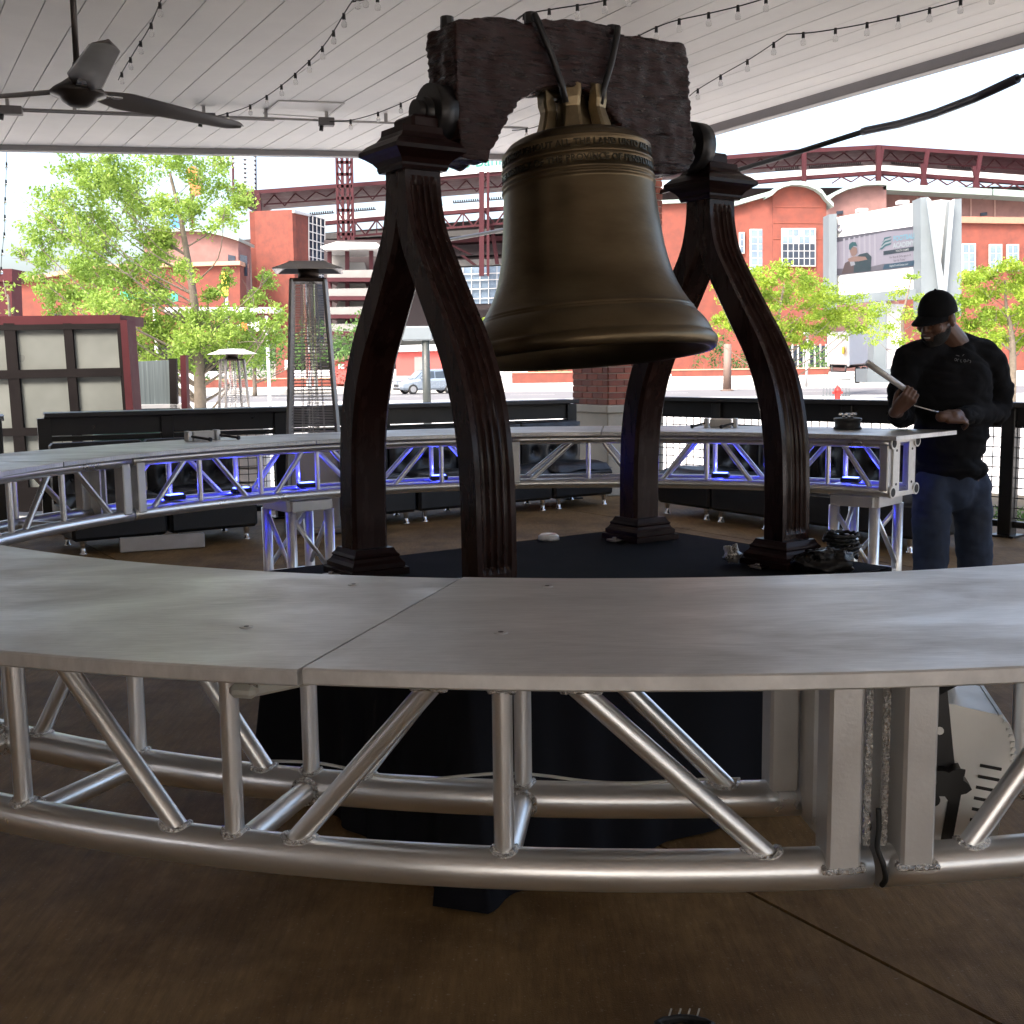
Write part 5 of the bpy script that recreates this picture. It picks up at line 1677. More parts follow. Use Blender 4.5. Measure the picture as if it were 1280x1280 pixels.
# ---- lamp bank at the far left of the roof
lb_ = thing('floodlight_bank', 'grey bank of stadium floodlights above the left roof end', 'floodlights', tuple(S(305, 250, SD + 6)))
for j in range(9):
    y = 188 + j * 5.6
    quadprism([(288 + j * 1.2, y), (319, y + 3), (319, y + 6.2), (288 + j * 1.2, y + 3.4)], SD + 6, .5, pm('floodlight_grey', (.24, .26, .28), .4, .3), 'lamp_row', lb_)
for x in (291, 306, 319): bar((x, 185), (x + 1, 262), .22, M_MAROON, 'frame_post', lb_, SD + 6.8)
bar((288, 236), (320, 244), .25, M_MAROON, 'frame_bar', lb_, SD + 6.8); bar((290, 262), (312, 238), .2, M_MAROON, 'frame_bar', lb_, SD + 6.8)

# ---- brick stair tower with a glass corner
tw_ = thing('brick_tower', 'plain red brick tower with a gridded glass corner left of the mast', 'building', tuple(S(350, 430, 140)))
A_, B_, C_, D_ = (318, 264, 140), (365, 262, 137), (386, 268, 140.5), (406, 274, 143.5)
def wallq(a, b, yb, mat, name, par, th=.6):
    pts = [S(a[0], a[1], a[2]), S(b[0], b[1], b[2])]
    zb = S(a[0], yb, a[2]).z
    p = pts + [Vector((pts[1].x, pts[1].y, zb)), Vector((pts[0].x, pts[0].y, zb))]
    d = (pts[1] - pts[0]); n_ = Vector((-d.y, d.x, 0)).normalized()
    return MB().prism(p, n_ * th).build(name, mat, par)
wallq(A_, B_, 430, M_BRICKW, 'front_wall', tw_)
wallq(B_, C_, 430, M_BRICKW, 'side_wall', tw_)
gw = wallq(C_, D_, 430, M_DGLASS, 'glass_corner', tw_)
wallq((318, 264, 140), (319, 264.2, 148), 430, M_BRICKW, 'side_wall', tw_)
wallq(B_, C_, 266, M_FRAME, 'coping', tw_, -.25)
for i in range(5):
    f_ = i / 4
    x = C_[0] + (D_[0] - C_[0]) * f_; y = C_[1] + (D_[1] - C_[1]) * f_; d = C_[2] + (D_[2] - C_[2]) * f_
    bar((x, y, d - .3), (x + .5, y + 140, d - .3), .09, M_FRAME, 'mullion', gw)
for j in range(11):
    bar((386, 268 + j * 10.5, 140.2), (406, 274 + j * 10.2, 143.2), .09, M_FRAME, 'mullion', gw)

# ---- open ramp tower
rt_ = thing('ramp_tower', 'open concrete ramp tower with maroon edges below the mast', 'ramp', tuple(S(445, 430, 120)))
for j, y in enumerate((338, 361, 384, 405)):
    quadprism([(409, y), (470, y - 1), (470, y + 9), (409, y + 9)], 120, 6, M_CONC, 'ramp_parapet', rt_)
    quadprism([(408, y + 9.2), (471, y + 9.2), (468, y + 14), (409, y + 14)], 119.6, 7, M_MAROON, 'ramp_edge', rt_)
    quadprism([(420, y), (424, y - 10), (455, y - 10), (458, y)], 122, .5, M_CONC, 'ramp_slope', rt_)
for x in (412, 434, 464): bar((x, 308), (x + .6, 430), .35, M_MAROON, 'column', rt_, 121)
quadprism([(400, 308), (420, 302), (470, 303), (476, 307), (470, 311), (404, 312)], 119, 8, M_FRAME, 'roof_slab', rt_)
quadprism([(412, 314), (436, 314), (436, 332), (412, 332)], 125, .5, M_CONC, 'back_panel', rt_)
quadprism([(405, 300), (480, 300), (480, 430), (405, 430)], 128, .5, M_DARKV, 'tower_shade_sheet', rt_)  # dark sheet painted in as the shade within the tower

# ---- low brick buildings behind the left tree
lbd = thing('arched_brick_building', 'long low brick building with an arched pink gable behind the left tree', 'building', tuple(S(200, 450, 128)))
ar = [(180, 400)] + [(180 + 118 * i / 12, 312 - 24 * math.sin(math.pi * (.22 + .62 * i / 12)) ** 1.0) for i in range(13)] + [(298, 400)]
quadprism(ar, 130, 6, M_BRICKP, 'gable_wall', lbd)
for a, b in zip(ar[1:-1], ar[2:-1]):
    quadprism([(a[0], a[1] - 3.5), (b[0], b[1] - 3.5), (b[0], b[1] + .5), (a[0], a[1] + .5)], 129.2, 8, M_GREENR, 'roof_edge', lbd)
quadprism([(20, 352), (120, 335), (300, 330), (300, 430), (20, 430)], 126, 3, M_BRICKW, 'long_wall', lbd)
quadprism([(20, 348), (120, 331), (300, 326), (300, 331), (120, 336), (20, 353)], 125.5, 4, pm('brick_coping', (.45, .25, .17), .8), 'coping', lbd)
quadprism([(205, 384), (345, 384), (345, 390), (205, 390)], 110, 3, M_WPANEL, 'white_canopy', lbd)
for x in (285, 300): quadprism([(x, 318), (x + 9, 320), (x + 9, 345), (x, 345)], 128, .3, M_DGLASS, 'window', lbd)
sg_ = thing('coloured_sign_tower', 'orange and blue sign column seen through the left tree crown', 'sign', tuple(S(235, 300, 134)))
quadprism([(232, 214), (237, 208), (243, 208), (248, 214), (252, 240), (240, 244)], 134, 1.2, pm('orange_sign', (.55, .14, .04), .5), 'orange_panel', sg_)
quadprism([(212, 268), (226, 266), (226, 288), (212, 288)], 134, .8, pm('blue_sign', (.05, .22, .55), .5), 'blue_panel', sg_)
bar((240, 240), (242, 320), .3, M_MAROON, 'sign_post', sg_, 134.5); bar((219, 286), (219, 320), .25, M_MAROON, 'sign_post', sg_, 134.5)
pr_ = thing('maroon_pier', 'dark maroon pier at the left picture edge', 'pier', tuple(S(5, 470, 38)))
quadprism([(-25, 336), (15, 336), (15, 352), (-25, 352)], 38, 1.0, M_MAROON2, 'pier_head', pr_)
quadprism([(-22, 352), (14, 352), (19, 490), (-22, 490)], 38.1, .8, M_MAROON2, 'pier_shaft', pr_)

# ---- brick hall with arched gables on the right
HD = 120.0
bh = thing('brick_hall', 'red brick hall with pale green arched roof behind the right trees', 'building', tuple(S(990, 460, HD)))
quadprism([(660, 262), (925, 250), (925, 470), (660, 470)], HD + 3, 3, M_BRICKW, 'left_wall', bh)
quadprism([(660, 257), (905, 247), (905, 251), (660, 262)], HD + 2.5, 4, M_GREENR, 'roof_edge', bh)
arc_ = [(966, 243), (972, 237), (980, 233), (990, 230.5), (1000, 230.5), (1010, 232), (1020, 236), (1028, 242), (1033, 249)]
quadprism([(966, 470)] + arc_ + [(1033, 470)], HD - 2, 4, M_BRICKW, 'gable_wall', bh)
quadprism([(905, 259, HD + 3), (966, 243, HD - 1.8), (966, 470, HD - 1.8), (905, 470, HD + 3)], HD, 3, M_BRICKW, 'angled_wall', bh)
edge = [(960, 246)] + arc_ + [(1042, 258)]
for a, b in zip(edge, edge[1:]):
    quadprism([(a[0], a[1] - 4.5), (b[0], b[1] - 4.5), (b[0], b[1] + .5), (a[0], a[1] + .5)], HD - 3, 6, M_GREENR, 'roof_edge', bh)
quadprism([(905, 255, HD + 2), (966, 238, HD - 2.6), (966, 243, HD - 2.6), (905, 261, HD + 2)], HD, 4, M_GREENR, 'roof_edge', bh)
for y in (258, 278, 298): quadprism([(966.5, y), (1033, y + .6), (1033, y + 1.4), (966.5, y + .8)], HD - 2.05, .05, pm('brick_string_course', (.20, .06, .04), .9), 'string_course', bh)  # thin string courses in a brick tone of their own
def window(x0, x1, y0, y1, nx, ny, d, par, split=None, dy=0.0):
    w = quadprism([(x0 - .8, y0 - .8), (x1 + .8, y0 - .8 + dy), (x1 + .8, y1 + .8 + dy), (x0 - .8, y1 + .8)], d, .3, M_FRAME, 'window', par)
    for i in range(nx):
        for j in range(ny):
            a0, a1 = x0 + (x1 - x0) * i / nx + .5, x0 + (x1 - x0) * (i + 1) / nx - .5
            b0, b1 = y0 + (y1 - y0) * j / ny + .5, y0 + (y1 - y0) * (j + 1) / ny - .5
            mat = M_WGLASS if split is None or j < split else M_DGLASS
            if split is not None and j < split and (i + j) % 3 == 0: mat = pm('pale_blind', (.42, .36, .26), .6)
            MB().prism([S(a0, b0, d - .03), S(a1, b0, d - .03), S(a1, b1, d - .03), S(a0, b1, d - .03)], Yv * .02).build('pane', mat, w)
    return w
window(978, 1019, 286, 332, 6, 5, HD - 2.3, bh, split=2)
window(938.5, 956, 287, 340, 2, 6, HD - .8, bh)
window(925, 930, 291, 316, 1, 3, HD + .6, bh)
bg2 = thing('rear_brick_hall', 'pale pink brick hall with green roof edge behind the billboard', 'building', tuple(S(1130, 460, 128)))
arc2 = [(1033, 252), (1045, 243), (1060, 236), (1080, 231), (1100, 230), (1108, 231)]
quadprism([(1030, 470)] + arc2 + [(1108, 470)], 130, 3, M_BRICKP, 'gable_wall', bg2)
for a, b in zip(arc2, arc2[1:]): quadprism([(a[0], a[1] - 4), (b[0], b[1] - 4), (b[0], b[1] + .5), (a[0], a[1] + .5)], 129, 5, M_GREENR, 'roof_edge', bg2)
quadprism([(1108, 232), (1420, 248), (1420, 470), (1108, 470)], 133, 3, M_BRICKP, 'rear_wall', bg2)
for (x0, y0, x1, y1) in ((1104, 229, 1240, 236), (1242, 236, 1420, 247)):
    quadprism([(x0, y0), (x1, y1), (x1, y1 + 8), (x0, y0 + 8)], 130, 6, M_GREENR, 'roof_edge', bg2)
for x in (1146, 1213, 1243): quadprism([(x, 246), (x + 1.6, 246), (x + 1.6, 275), (x, 275)], 132.9, .15, pm('pink_pilaster', (.38, .24, .21), .9), 'pilaster', bg2)
for x0, y0 in ((1046, 264), (1226, 266)): quadprism([(x0, y0), (x0 + 8, y0 - 1), (x0 + 8, y0 + 3), (x0, y0 + 4)], 129.8 if x0 < 1100 else 132.8, .2, M_DGLASS, 'vent', bg2)
lw = thing('low_brick_wing', 'orange brick wing with tall windows at the right picture edge', 'building', tuple(S(1250, 460, 112)))
quadprism([(1150, 278), (1420, 282), (1420, 470), (1150, 470)], 112, 6, M_BRICKW, 'front_wall', lw)
quadprism([(1150, 270), (1420, 273), (1420, 281.5), (1150, 277.5)], 111.6, 6, pm('orange_coping', (.33, .15, .10), .8), 'coping', lw)
for x0, x1, y0, y1 in ((1204, 1219, 305, 338), (1238, 1252, 306, 338), (1260, 1273, 306, 338), (1296, 1310, 307, 338)):
    window(x0, x1, y0, y1, 2, 3, 111.6, lw)

# ---- digital billboard on a V pylon
bb = thing('billboard', 'digital billboard for a football academy on grey pylons', 'billboard', tuple(S(1120, 480, 62)))
def bd(x): return 1.0 / (1 / 66.4 + (1 / 60.0 - 1 / 66.4) * (x - 1044) / (1152 - 1044))
def BP(x, y, o=0.0): return S(x, y, bd(x) - o)
def bq(px, mat, name, par, o=0.0, th=.5): return MB().prism([BP(x, y, o) for x, y in px], Yv * th).build(name, mat, par)
bq([(1044, 272), (1152, 252), (1152, 281), (1044, 297)], M_WPANEL, 'header_panel', bb)
bq([(1045, 344.5), (1153, 332.5), (1153, 360), (1045, 370)], M_WPANEL, 'footer_panel', bb)
bq([(1036, 268), (1046, 267), (1046, 386), (1036, 387)], M_GREYP, 'side_post', bb, .4, 1.2)
bq([(1045, 370.2), (1153, 360.2), (1160, 372), (1045, 380)], M_GREYP, 'lower_beam', bb, .2, 1.2)
for px in ((1077, 263), (1128, 253)): MB().box(BP(px[0], px[1], -.3), (.55, .5, .16)).build('roof_lamp', M_WPANEL, bb)
def emat(name, c, s_=.11): return pm(name, tuple(x * .07 for x in c), .4, 0, .04, 1.5, emit=c, estr=s_)
scr = bq([(1045, 297.2), (1152, 281.2), (1153, 332.3), (1046, 344.3)], emat('screen_lilac', (.62, .57, .68)), 'screen', bb, .05, .4)
def SP(u, v, o=.10):
    """point on the screen, u to the right, v down, 0..1"""
    x = 1045.5 + (1152.5 - 1045.5) * u
    yt = 297.2 - 16 * u; yb = 344.3 - 12 * u
    return BP(x, yt + (yb - yt) * v, o)
def sp_poly(uv, col, name, o=.10): return MB().prism([SP(u, v, o) for u, v in uv], Yv * .01).build(name, emat('screen_' + name, col), scr)
sp_poly([(0, 0), (1, 0), (1, .10), (.6, .03), (0, .12)], (.20, .19, .24), 'dark_top_band', .08)
sp_poly([(0, .82), (.3, .9), (.55, .84), (1, .9), (1, 1), (0, 1)], (.25, .23, .28), 'dark_bottom_band', .08)
sp_poly([(.90, .04), (1, 0), (1, .72), (.94, .6)], (.16, .15, .2), 'dark_side_band', .085)
for k in range(7): sp_poly([(.08 + .06 * k, .05), (.10 + .06 * k, .05), (.105 + .06 * k, .85), (.085 + .06 * k, .85)], (.72, .68, .78), 'light_streak', .082)
sp_poly([(.06, .98), (.10, .70), (.18, .62), (.24, .66), (.22, .98)], (.16, .10, .10), 'player_arm', .11)
sp_poly([(.20, .98), (.21, .62), (.27, .52), (.36, .50), (.41, .62), (.40, .98)], (.03, .07, .09), 'player_jersey', .12)
sp_poly([(.13, .60), (.20, .55), (.34, .60), (.36, .68), (.26, .70), (.15, .68)], (.50, .30, .25), 'player_forearm', .13)
sp_poly([(.15, .62), (.20, .60), (.22, .78), (.17, .80)], (.55, .55, .62), 'player_sleeve', .125)
sp_poly([(.155, .40), (.16, .33), (.20, .30), (.24, .34), (.245, .46), (.22, .54), (.18, .54)], (.45, .27, .22), 'player_face', .13)
sp_poly([(.145, .34), (.15, .22), (.185, .17), (.225, .19), (.245, .30), (.20, .28), (.16, .38)], (.03, .16, .18), 'player_cap', .14)
sp_poly([(.55, .62), (.94, .60), (.94, .50), (.55, .52)], (.03, .06, .09), 'title_strip', .11)
# winged emblem
for k in range(5):
    o_ = k * .045
    sp_poly([(.50 + .012 * k, .46 - o_), (.56, .36 - o_), (.645, .33 - o_ * .9), (.63, .375 - o_), (.57, .40 - o_), (.53, .47 - o_)], ((.03, .20, .24), (.55, .62, .66))[k % 2], 'emblem_feather%d' % (k % 2), .12 + .004 * k)
def stext(txt, u, v, h, col, name, bold=0.0, parent=None, o=.15):
    vs_, fs_ = text_mesh(txt, 1.0, 0, bold=bold)
    w = (SP(1, .5) - SP(0, .5)).length; hh = (SP(.5, 1) - SP(.5, 0)).length
    k = h * hh * 1.35
    out = [SP(u + p.x * k / w, v - p.y * k / hh, o) for p in vs_]
    return MB().add(out, fs_).build(name, emat('ink_' + name, col), parent or scr)
stext('FOOTBALL', .795, .245, .13, (.35, .75, .95), 'headline', .03)
stext('ACADEMY', .785, .42, .13, (.75, .85, .9), 'second_line', .03)
stext('YOUTH CAMPS', .77, .56, .055, (.8, .8, .8), 'strip_text', .02)
stext('For Boys & Girls, ages 6-14', .745, .70, .055, (.08, .07, .10), 'body_text')
stext('Sign Up Today!', .735, .79, .055, (.08, .07, .10), 'body_text_two')
sp_poly([(.54, .98), (.56, .86), (.92, .84), (.90, .97)], (.04, .12, .2), 'address_strip', .11)
stext('EaglesYouthCamps.com', .73, .915, .055, (.8, .85, .9), 'address_text', .01)
vs_, fs_ = text_mesh('X1 will change the way you experience TV', 1.0, 0)
m = MB().add([BP(1090 + p.x * 4.35, 354 - p.x * .55 - p.y * 5.2, .1) for p in vs_], fs_).build('footer_text', pm('grey_sign_ink', (.18, .18, .22), .6), bb)
m = MB().tube([BP(1049.5 + 3 * math.cos(a * .7), 285 + 4.4 * math.sin(a * .7), .1) for a in range(0, 8)], .05, 5).build('header_mark', pm('grey_sign_ink', (.18, .18, .22), .6), bb)
# the V pylon: faces at real distance with depth
def vq(px, mat, name, d=59.0, th=1.2): return quadprism(px, d, th, mat, name, bb)
vq([(1150.5, 247), (1160, 246), (1175, 358), (1185, 372), (1202, 372), (1202, 395), (1152, 398)], M_GREYP, 'pylon_leg', 59.4)
vq([(1160.3, 246.5), (1164, 250), (1182, 364), (1176, 366)], pm('pylon_edge', (.30, .34, .37), .5), 'pylon_flange', 58.9, .3)
vq([(1193, 249), (1202, 248), (1202, 372), (1182, 372)], M_GREYP, 'pylon_leg', 59.2)
vq([(1190, 251), (1193.4, 248.4), (1183.5, 366), (1180, 366)], pm('pylon_edge', (.46, .50, .53), .5), 'pylon_flange', 58.7, .3)
vq([(1162, 252), (1176, 249.5), (1191, 251), (1181, 362), (1178, 362)], M_WPANEL, 'pylon_infill', 60.3, .3)
vq([(1092, 378), (1108, 376), (1108, 470), (1092, 470)], M_GREYP, 'support_column', 62, 1.0)
vq([(1109, 380), (1130, 380), (1130, 436), (1109, 436)], M_WPANEL, 'support_panel', 63, .4)
vq([(1109, 437), (1130, 437), (1130, 466), (1109, 466)], M_WPANEL, 'support_panel', 63, .4)
vq([(1084, 461), (1140, 461), (1140, 478), (1084, 478)], M_GREYP, 'plinth', 60, 2)

# ---- kiosk with frosted panels on the left
KD = 15.5
kz = thing('kiosk', 'maroon kiosk with black framed frosted panels at the left', 'kiosk', tuple(Vector((S(60, 470, KD).x, KD, GZ))))
M_FROSTP = pm('frosted_panel', (.16, .17, .155), .35, 0, .16, 1.3, detail=3)
M_KFRAME = pm('dark_brown_frame', (.010, .008, .008), .6, 0, .15, 3, spec=.1)
def kp(px, py, d=0): return S(px, py, KD + d)
MB().prism([kp(-150, 397), kp(150, 393.5), kp(150, 405.5), kp(-150, 409)], Yv * 1.0).build('roof_fascia', M_MAROON2, kz)
cols = [(-120, -62), (-49, 5), (17.5, 79), (89, 146)]
xm = [(-140, -120), (-62, -49), (4, 18), (78.5, 89.5), (145.5, 152)]
for (a, b) in xm:
    l_ = lambda y: (1 - (y - 405) / 110) * 0 + (y - 405) * .095 * (1 - (a + 140) / 1500)
    MB().prism([kp(a, 404), kp(b, 404), kp(b + l_(640), 640), kp(a + l_(640), 640)], Yv * .09).build('mullion', M_KFRAME, kz)
for y0, y1, sl in ((405, 412, -1), (463, 474, -3.5), (536, 546, -4), (610, 640, -3)):
    MB().prism([kp(-140, y0 + 3, -.004), kp(152, y0 + sl, -.004), kp(152, y1 + sl, -.004), kp(-140, y1 + 3, -.004)], Yv * .08).build('rail', M_KFRAME, kz)
for (a, b) in cols:
    for (y0, y1) in ((409, 468), (468, 540), (540, 615)):
        s_ = (y0 - 405) * .085
        MB().prism([kp(a + s_ - 3, y0, .05), kp(b + s_ + 3, y0, .05), kp(b + s_ + 9, y1, .05), kp(a + s_ + 2, y1, .05)], Yv * .02).build('frosted_pane', M_FROSTP, kz)
MB().prism([kp(150, 400, -.05), kp(158.5, 400, -.05), kp(176, 640, -.05), kp(166, 640, -.05)], Yv * .35).build('corner_post', M_MAROON2, kz)
MB().box((kp(-60, 500).x, KD + .9, .7), (2.2, .1, 2.4)).build('rear_wall', M_KFRAME, kz)
k2 = thing('glass_screen', 'narrow ribbed glass screen with a maroon post right of the kiosk', 'screen', tuple(Vector((S(200, 470, 17.5).x, 17.5, GZ))))
MB().prism([S(168, 452, 17.5), S(213, 450, 17.5), S(216, 600, 17.5), S(170, 600, 17.5)], Yv * .03).build('glass_panel', pm('ribbed_glass', (.10, .12, .125), .2, 0, .3, 2, 0, 1, (14, 14, .3)), k2)
MB().prism([S(211, 448, 17.4), S(220, 448, 17.4), S(224, 600, 17.4), S(215, 600, 17.4)], Yv * .08).build('frame_post', M_KFRAME, k2)
MB().prism([S(225, 444, 17.3), S(232, 444, 17.3), S(237, 600, 17.3), S(229, 600, 17.3)], Yv * .15).build('maroon_post', M_MAROON2, k2)
MB().prism([S(165, 506, 17.4), S(228, 505, 17.4), S(228, 510, 17.4), S(165, 511, 17.4)], Yv * .1).build('sill', M_FRAME, k2)

# ---- vehicles
def wheel(par, c, axis, r, w):
    t = MB().tube([c - axis * w / 2, c - axis * w * .35, c + axis * w * .35, c + axis * w / 2], [r * .93, r, r, r * .93], 24).build('wheel', M_RUBBER, par)
    MB().cyl(c - axis * (w / 2 + .006), c + axis * (w / 2 + .006), r * .62, n=16).build('rim', pm('alloy_rim', (.45, .45, .46), .35, .8), t)
    for k in range(5):
        a = 2 * math.pi * k / 5; x = Vector((0, 0, 1)); y = axis.cross(x)
        d = x * math.cos(a) + y * math.sin(a)
        MB().box(c + d * r * .42 - axis * (w / 2 + .008), (.05, .05, .05)).build('rim_slot', M_RUBBER, t)
def car(loc, rz, label):
    t = thing('parked_car', label, 'car', tuple(loc))
    Mz = Matrix.Rotation(rz, 3, 'Z'); L0 = Vector(loc)
    def w(x, y, z): return L0 + Mz @ Vector((x, y, z))
    paint = pm('silver_blue_car_paint', (.26, .31, .37), .25, .5, .05, 1, coat=.5)
    # lower body, lofted sections along x (front = +x)
    secs = [(-2.35, .80, .45, .95), (-2.25, .90, .36, 1.10), (-1.6, .95, .30, 1.14), (0, .96, .28, 1.12), (1.0, .95, .28, 1.10), (1.6, .93, .30, 1.02), (2.15, .88, .32, .92), (2.38, .76, .40, .74)]
    vs_ = []
    for x, hw, z0_, z1_ in secs:
        for y, z in ((-hw * .92, z0_), (-hw, z0_ + .15), (-hw, z1_ - .18), (-hw * .9, z1_), (hw * .9, z1_), (hw, z1_ - .18), (hw, z0_ + .15), (hw * .92, z0_)): vs_.append(w(x, y, z))
    fs_ = [(i * 8 + k, i * 8 + (k + 1) % 8, (i + 1) * 8 + (k + 1) % 8, (i + 1) * 8 + k) for i in range(7) for k in range(8)]
    fs_ += [tuple(range(8)), tuple(56 + k for k in range(8))]
    MB().add(vs_, fs_).build('body', paint, t)
    cab = [(-2.25, .80, 1.08, 1.14), (-2.1, .78, 1.08, 1.70), (-1.2, .80, 1.08, 1.80), (.2, .80, 1.08, 1.76), (.55, .79, 1.06, 1.66), (1.25, .80, 1.04, 1.06)]
    vs_ = []
    for x, hw, z0_, z1_ in cab:
        for y, z in ((-hw, z0_), (-hw * .86, z1_ - .04), (-hw * .78, z1_), (hw * .78, z1_), (hw * .86, z1_ - .04), (hw, z0_)): vs_.append(w(x, y, z))
    fs_ = [(i * 6 + k, i * 6 + (k + 1) % 6, (i + 1) * 6 + (k + 1) % 6, (i + 1) * 6 + k) for i in range(5) for k in range(6)]
    fs_ += [tuple(range(6)), tuple(30 + k for k in range(6))]
    MB().add(vs_, fs_).build('cabin', paint, t)
    gl = pm('car_glass', (.03, .04, .05), .08, 0, .1, 1, spec=.8)
    MB().prism([w(.60, -.66, 1.62), w(.60, .66, 1.62), w(1.2, .72, 1.11), w(1.2, -.72, 1.11)], Mz @ Vector((.03, 0, .03))).build('windscreen', pm('windscreen_glass', (.20, .24, .27), .08, 0, .1, 1, spec=.8), t)
    for s_ in (-1, 1):
        for x0, x1, x2, x3 in ((-.28, .42, .85, -.28), (-1.25, -.38, -.38, -1.25), (-2.0, -1.35, -1.35, -2.05)):
            MB().prism([w(x0, s_ * .725, 1.64), w(x1, s_ * .72, 1.60), w(x2, s_ * .825, 1.14), w(x3, s_ * .825, 1.14)], Mz @ Vector((0, s_ * .02, .01))).build('side_window', gl, t)
        MB().box(w(.75, s_ * 1.0, 1.16), (.16, .2, .14), Mz, .03).build('door_mirror', paint, t)
        MB().box(w(2.28, s_ * .60, .80), (.16, .32, .14), Mz, .03).build('headlight', M_WPANEL, t)
        for x in (-1.4, 1.42): wheel(t, w(x, s_ * .86, .36), Mz @ Vector((0, -s_ * -1, 0)), .36, .22)
    MB().box(w(2.37, 0, .62), (.06, .9, .16), Mz).build('grille', M_BLACKP, t)
    MB().box(w(2.36, 0, .38), (.08, 1.4, .14), Mz, .02).build('bumper', M_BLACKP, t)
cp = S(528, 490, 84)
car((cp.x + .3, 84.6, GZ + .01), R_(205), 'silver blue sport utility car parked beyond the left stand')
def gz(x, y):
    sm = lambda t: max(0, min(1, t)) ** 2 * (3 - 2 * max(0, min(1, t)))
    return GZ
tr = thing('box_trailer', 'white box trailer parked beside the billboard support', 'trailer', tuple(S(1062, 478, 72).xy) + (GZ,))
RISE = .62
tz = GZ
def tq(px, mat, name, th=.1, d=72): return quadprism(px, d, th, mat, name, tr)
quadprism([(1036, 416, 70), (1061, 414.5, 69), (1061, 456, 69), (1036, 455, 70)], 70, .1, pm('pinkish_white_door', (.40, .37, .365), .5), 'rear_door', tr)
quadprism([(1061.2, 414, 69), (1092, 416, 76), (1092, 453, 76), (1061.2, 456, 69)], 70, .1, pm('shaded_trailer_side', (.33, .355, .38), .5), 'side_panel', tr)  # white side, its bluish shade put into the colour
quadprism([(1036, 414.5, 70), (1061, 413, 69), (1092, 414.8, 76), (1075, 415.4, 78)], 70, .05, M_WPANEL, 'roof', tr)
quadprism([(1035, 414.5, 69.9), (1037.2, 414.5, 69.9), (1037.2, 458, 69.9), (1035, 458, 69.9)], 70, .15, M_FRAME, 'door_frame', tr)
quadprism([(1059.6, 413.8, 68.9), (1061.6, 413.8, 68.9), (1061.6, 458, 68.9), (1059.6, 458, 68.9)], 70, .15, M_FRAME, 'door_frame', tr)
quadprism([(1036, 455.2, 69.9), (1061, 456.2, 68.9), (1092, 453.2, 76), (1092, 456, 76), (1061, 460, 68.9), (1036, 459, 69.9)], 70, .1, M_BLACK, 'chassis', tr)
c_ = S(1053, 438, 69.1); MB().cyl(c_, c_ + Vector((.1, -.05, 0)), .22, n=16).build('warning_sticker', pm('yellow_sticker', (.65, .40, .05), .5), tr)
MB().tube([S(1040, 457, 69.8), S(1040, 464, 69.8), S(1057, 465, 69.1), S(1057, 457, 69.1)], .06, 6).build('rear_guard', M_BLACK, tr)
for x, d in ((1072, 71.6), (1080, 73.2), (1087, 74.8)):
    wc = S(x, 466, d); wheel(tr, Vector((wc.x, wc.y, GZ + .62 + .5)), Vector((.93, -.37, 0)), .5, .3)

# ---- fire hydrant
hy = S(1047, 490, 57)
hyd = thing('fire_hydrant', 'small red fire hydrant on the bright pavement', 'hydrant', (hy.x, 57, GZ))
MB().lathe([(.2, 0), (.2, .05), (.15, .07), (.14, .12), (.145, .5), (.18, .52), (.18, .56), (.16, .60), (.14, .66), (.09, .72), (.04, .75), (.04, .8), (0, .8)], 20, Matrix.Translation((hy.x, 57, GZ))).build('barrel', pm('red_hydrant_paint', (.50, .035, .03), .45), hyd)
for s_ in (-1, 1): MB().cyl((hy.x + s_ * .12, 57, GZ + .44), (hy.x + s_ * .25, 57, GZ + .44), .06, n=12).build('outlet', pm('red_hydrant_paint', (.50, .035, .03), .45), hyd)

# ---- posts, signs, bins
def post(px, y0, y1, d, r, mat, label, name='lamp_post', cat='post', head=None):
    a, b_ = S(px, y1, d), S(px, y0, d)
    t = thing(name, label, cat, (a.x, d, GZ))
    MB().cyl((a.x, d, GZ), (a.x, d, b_.z), r, r * .9, n=12).cyl((a.x, d, GZ), (a.x, d, GZ + .1), r * 1.6, n=12).build('shaft', mat, t)
    if head: head(t, b_)
    return t
def bigbox(t, p): MB().box(p + Vector((-.25, 0, .14)), (.75, .3, .34), None, .03).build('sign_box', M_GREYP, t)
post(535, 424, 560, 28, .105, pm('black_green_post', (.03, .036, .034), .5), 'dark post with a grey box between the left stand legs', head=bigbox)
def flag(t, p): MB().box(p + Vector((0, -.02, -.1)), (.3, .06, .2)).build('finial', M_BLACK, t)
post(909, 430, 478, 82, .3, pm('brown_post', (.16, .11, .09), .7), 'brown wooden post right of the bell lip', 'wooden_post', 'post', flag)
post(1008, 418, 478, 84, .1, M_FRAME, 'thin pale lamp post right of the right stand', head=lambda t, p: MB().lathe([(0, .35), (.2, .2), (.24, 0), (.1, -.1)], 12, Matrix.Translation(p)).build('lantern', M_FRAME, t))
sgp = post(338, 395, 520, 45, .07, M_FRAME, 'signal mast with small signs behind the left tree', 'traffic_signal', 'traffic signal')
pz = S(320, 407, 45)
MB().cyl((sgp.location.x, 45, pz.z), (S(296, 407, 45).x, 45, pz.z), .05, n=8).build('arm', M_FRAME, sgp)
for px, w_, mat in ((305, .26, pm('orange_signal', (.5, .12, .02), .5)), (319.5, .34, M_WPANEL), (336, .42, M_WPANEL)):
    q = S(px, 408, 44.8); MB().box(q, (w_, .06, .38), None, .01).build('sign_plate', mat, sgp)
ysg = thing('yellow_sign', 'yellow sign seen through the left tree', 'sign', (S(281, 350, 60).x, 60, GZ))
quadprism([(277, 340), (285, 340), (285, 370), (277, 370)], 60, .1, pm('yellow_sign_face', (.70, .50, .05), .5), 'plate', ysg)
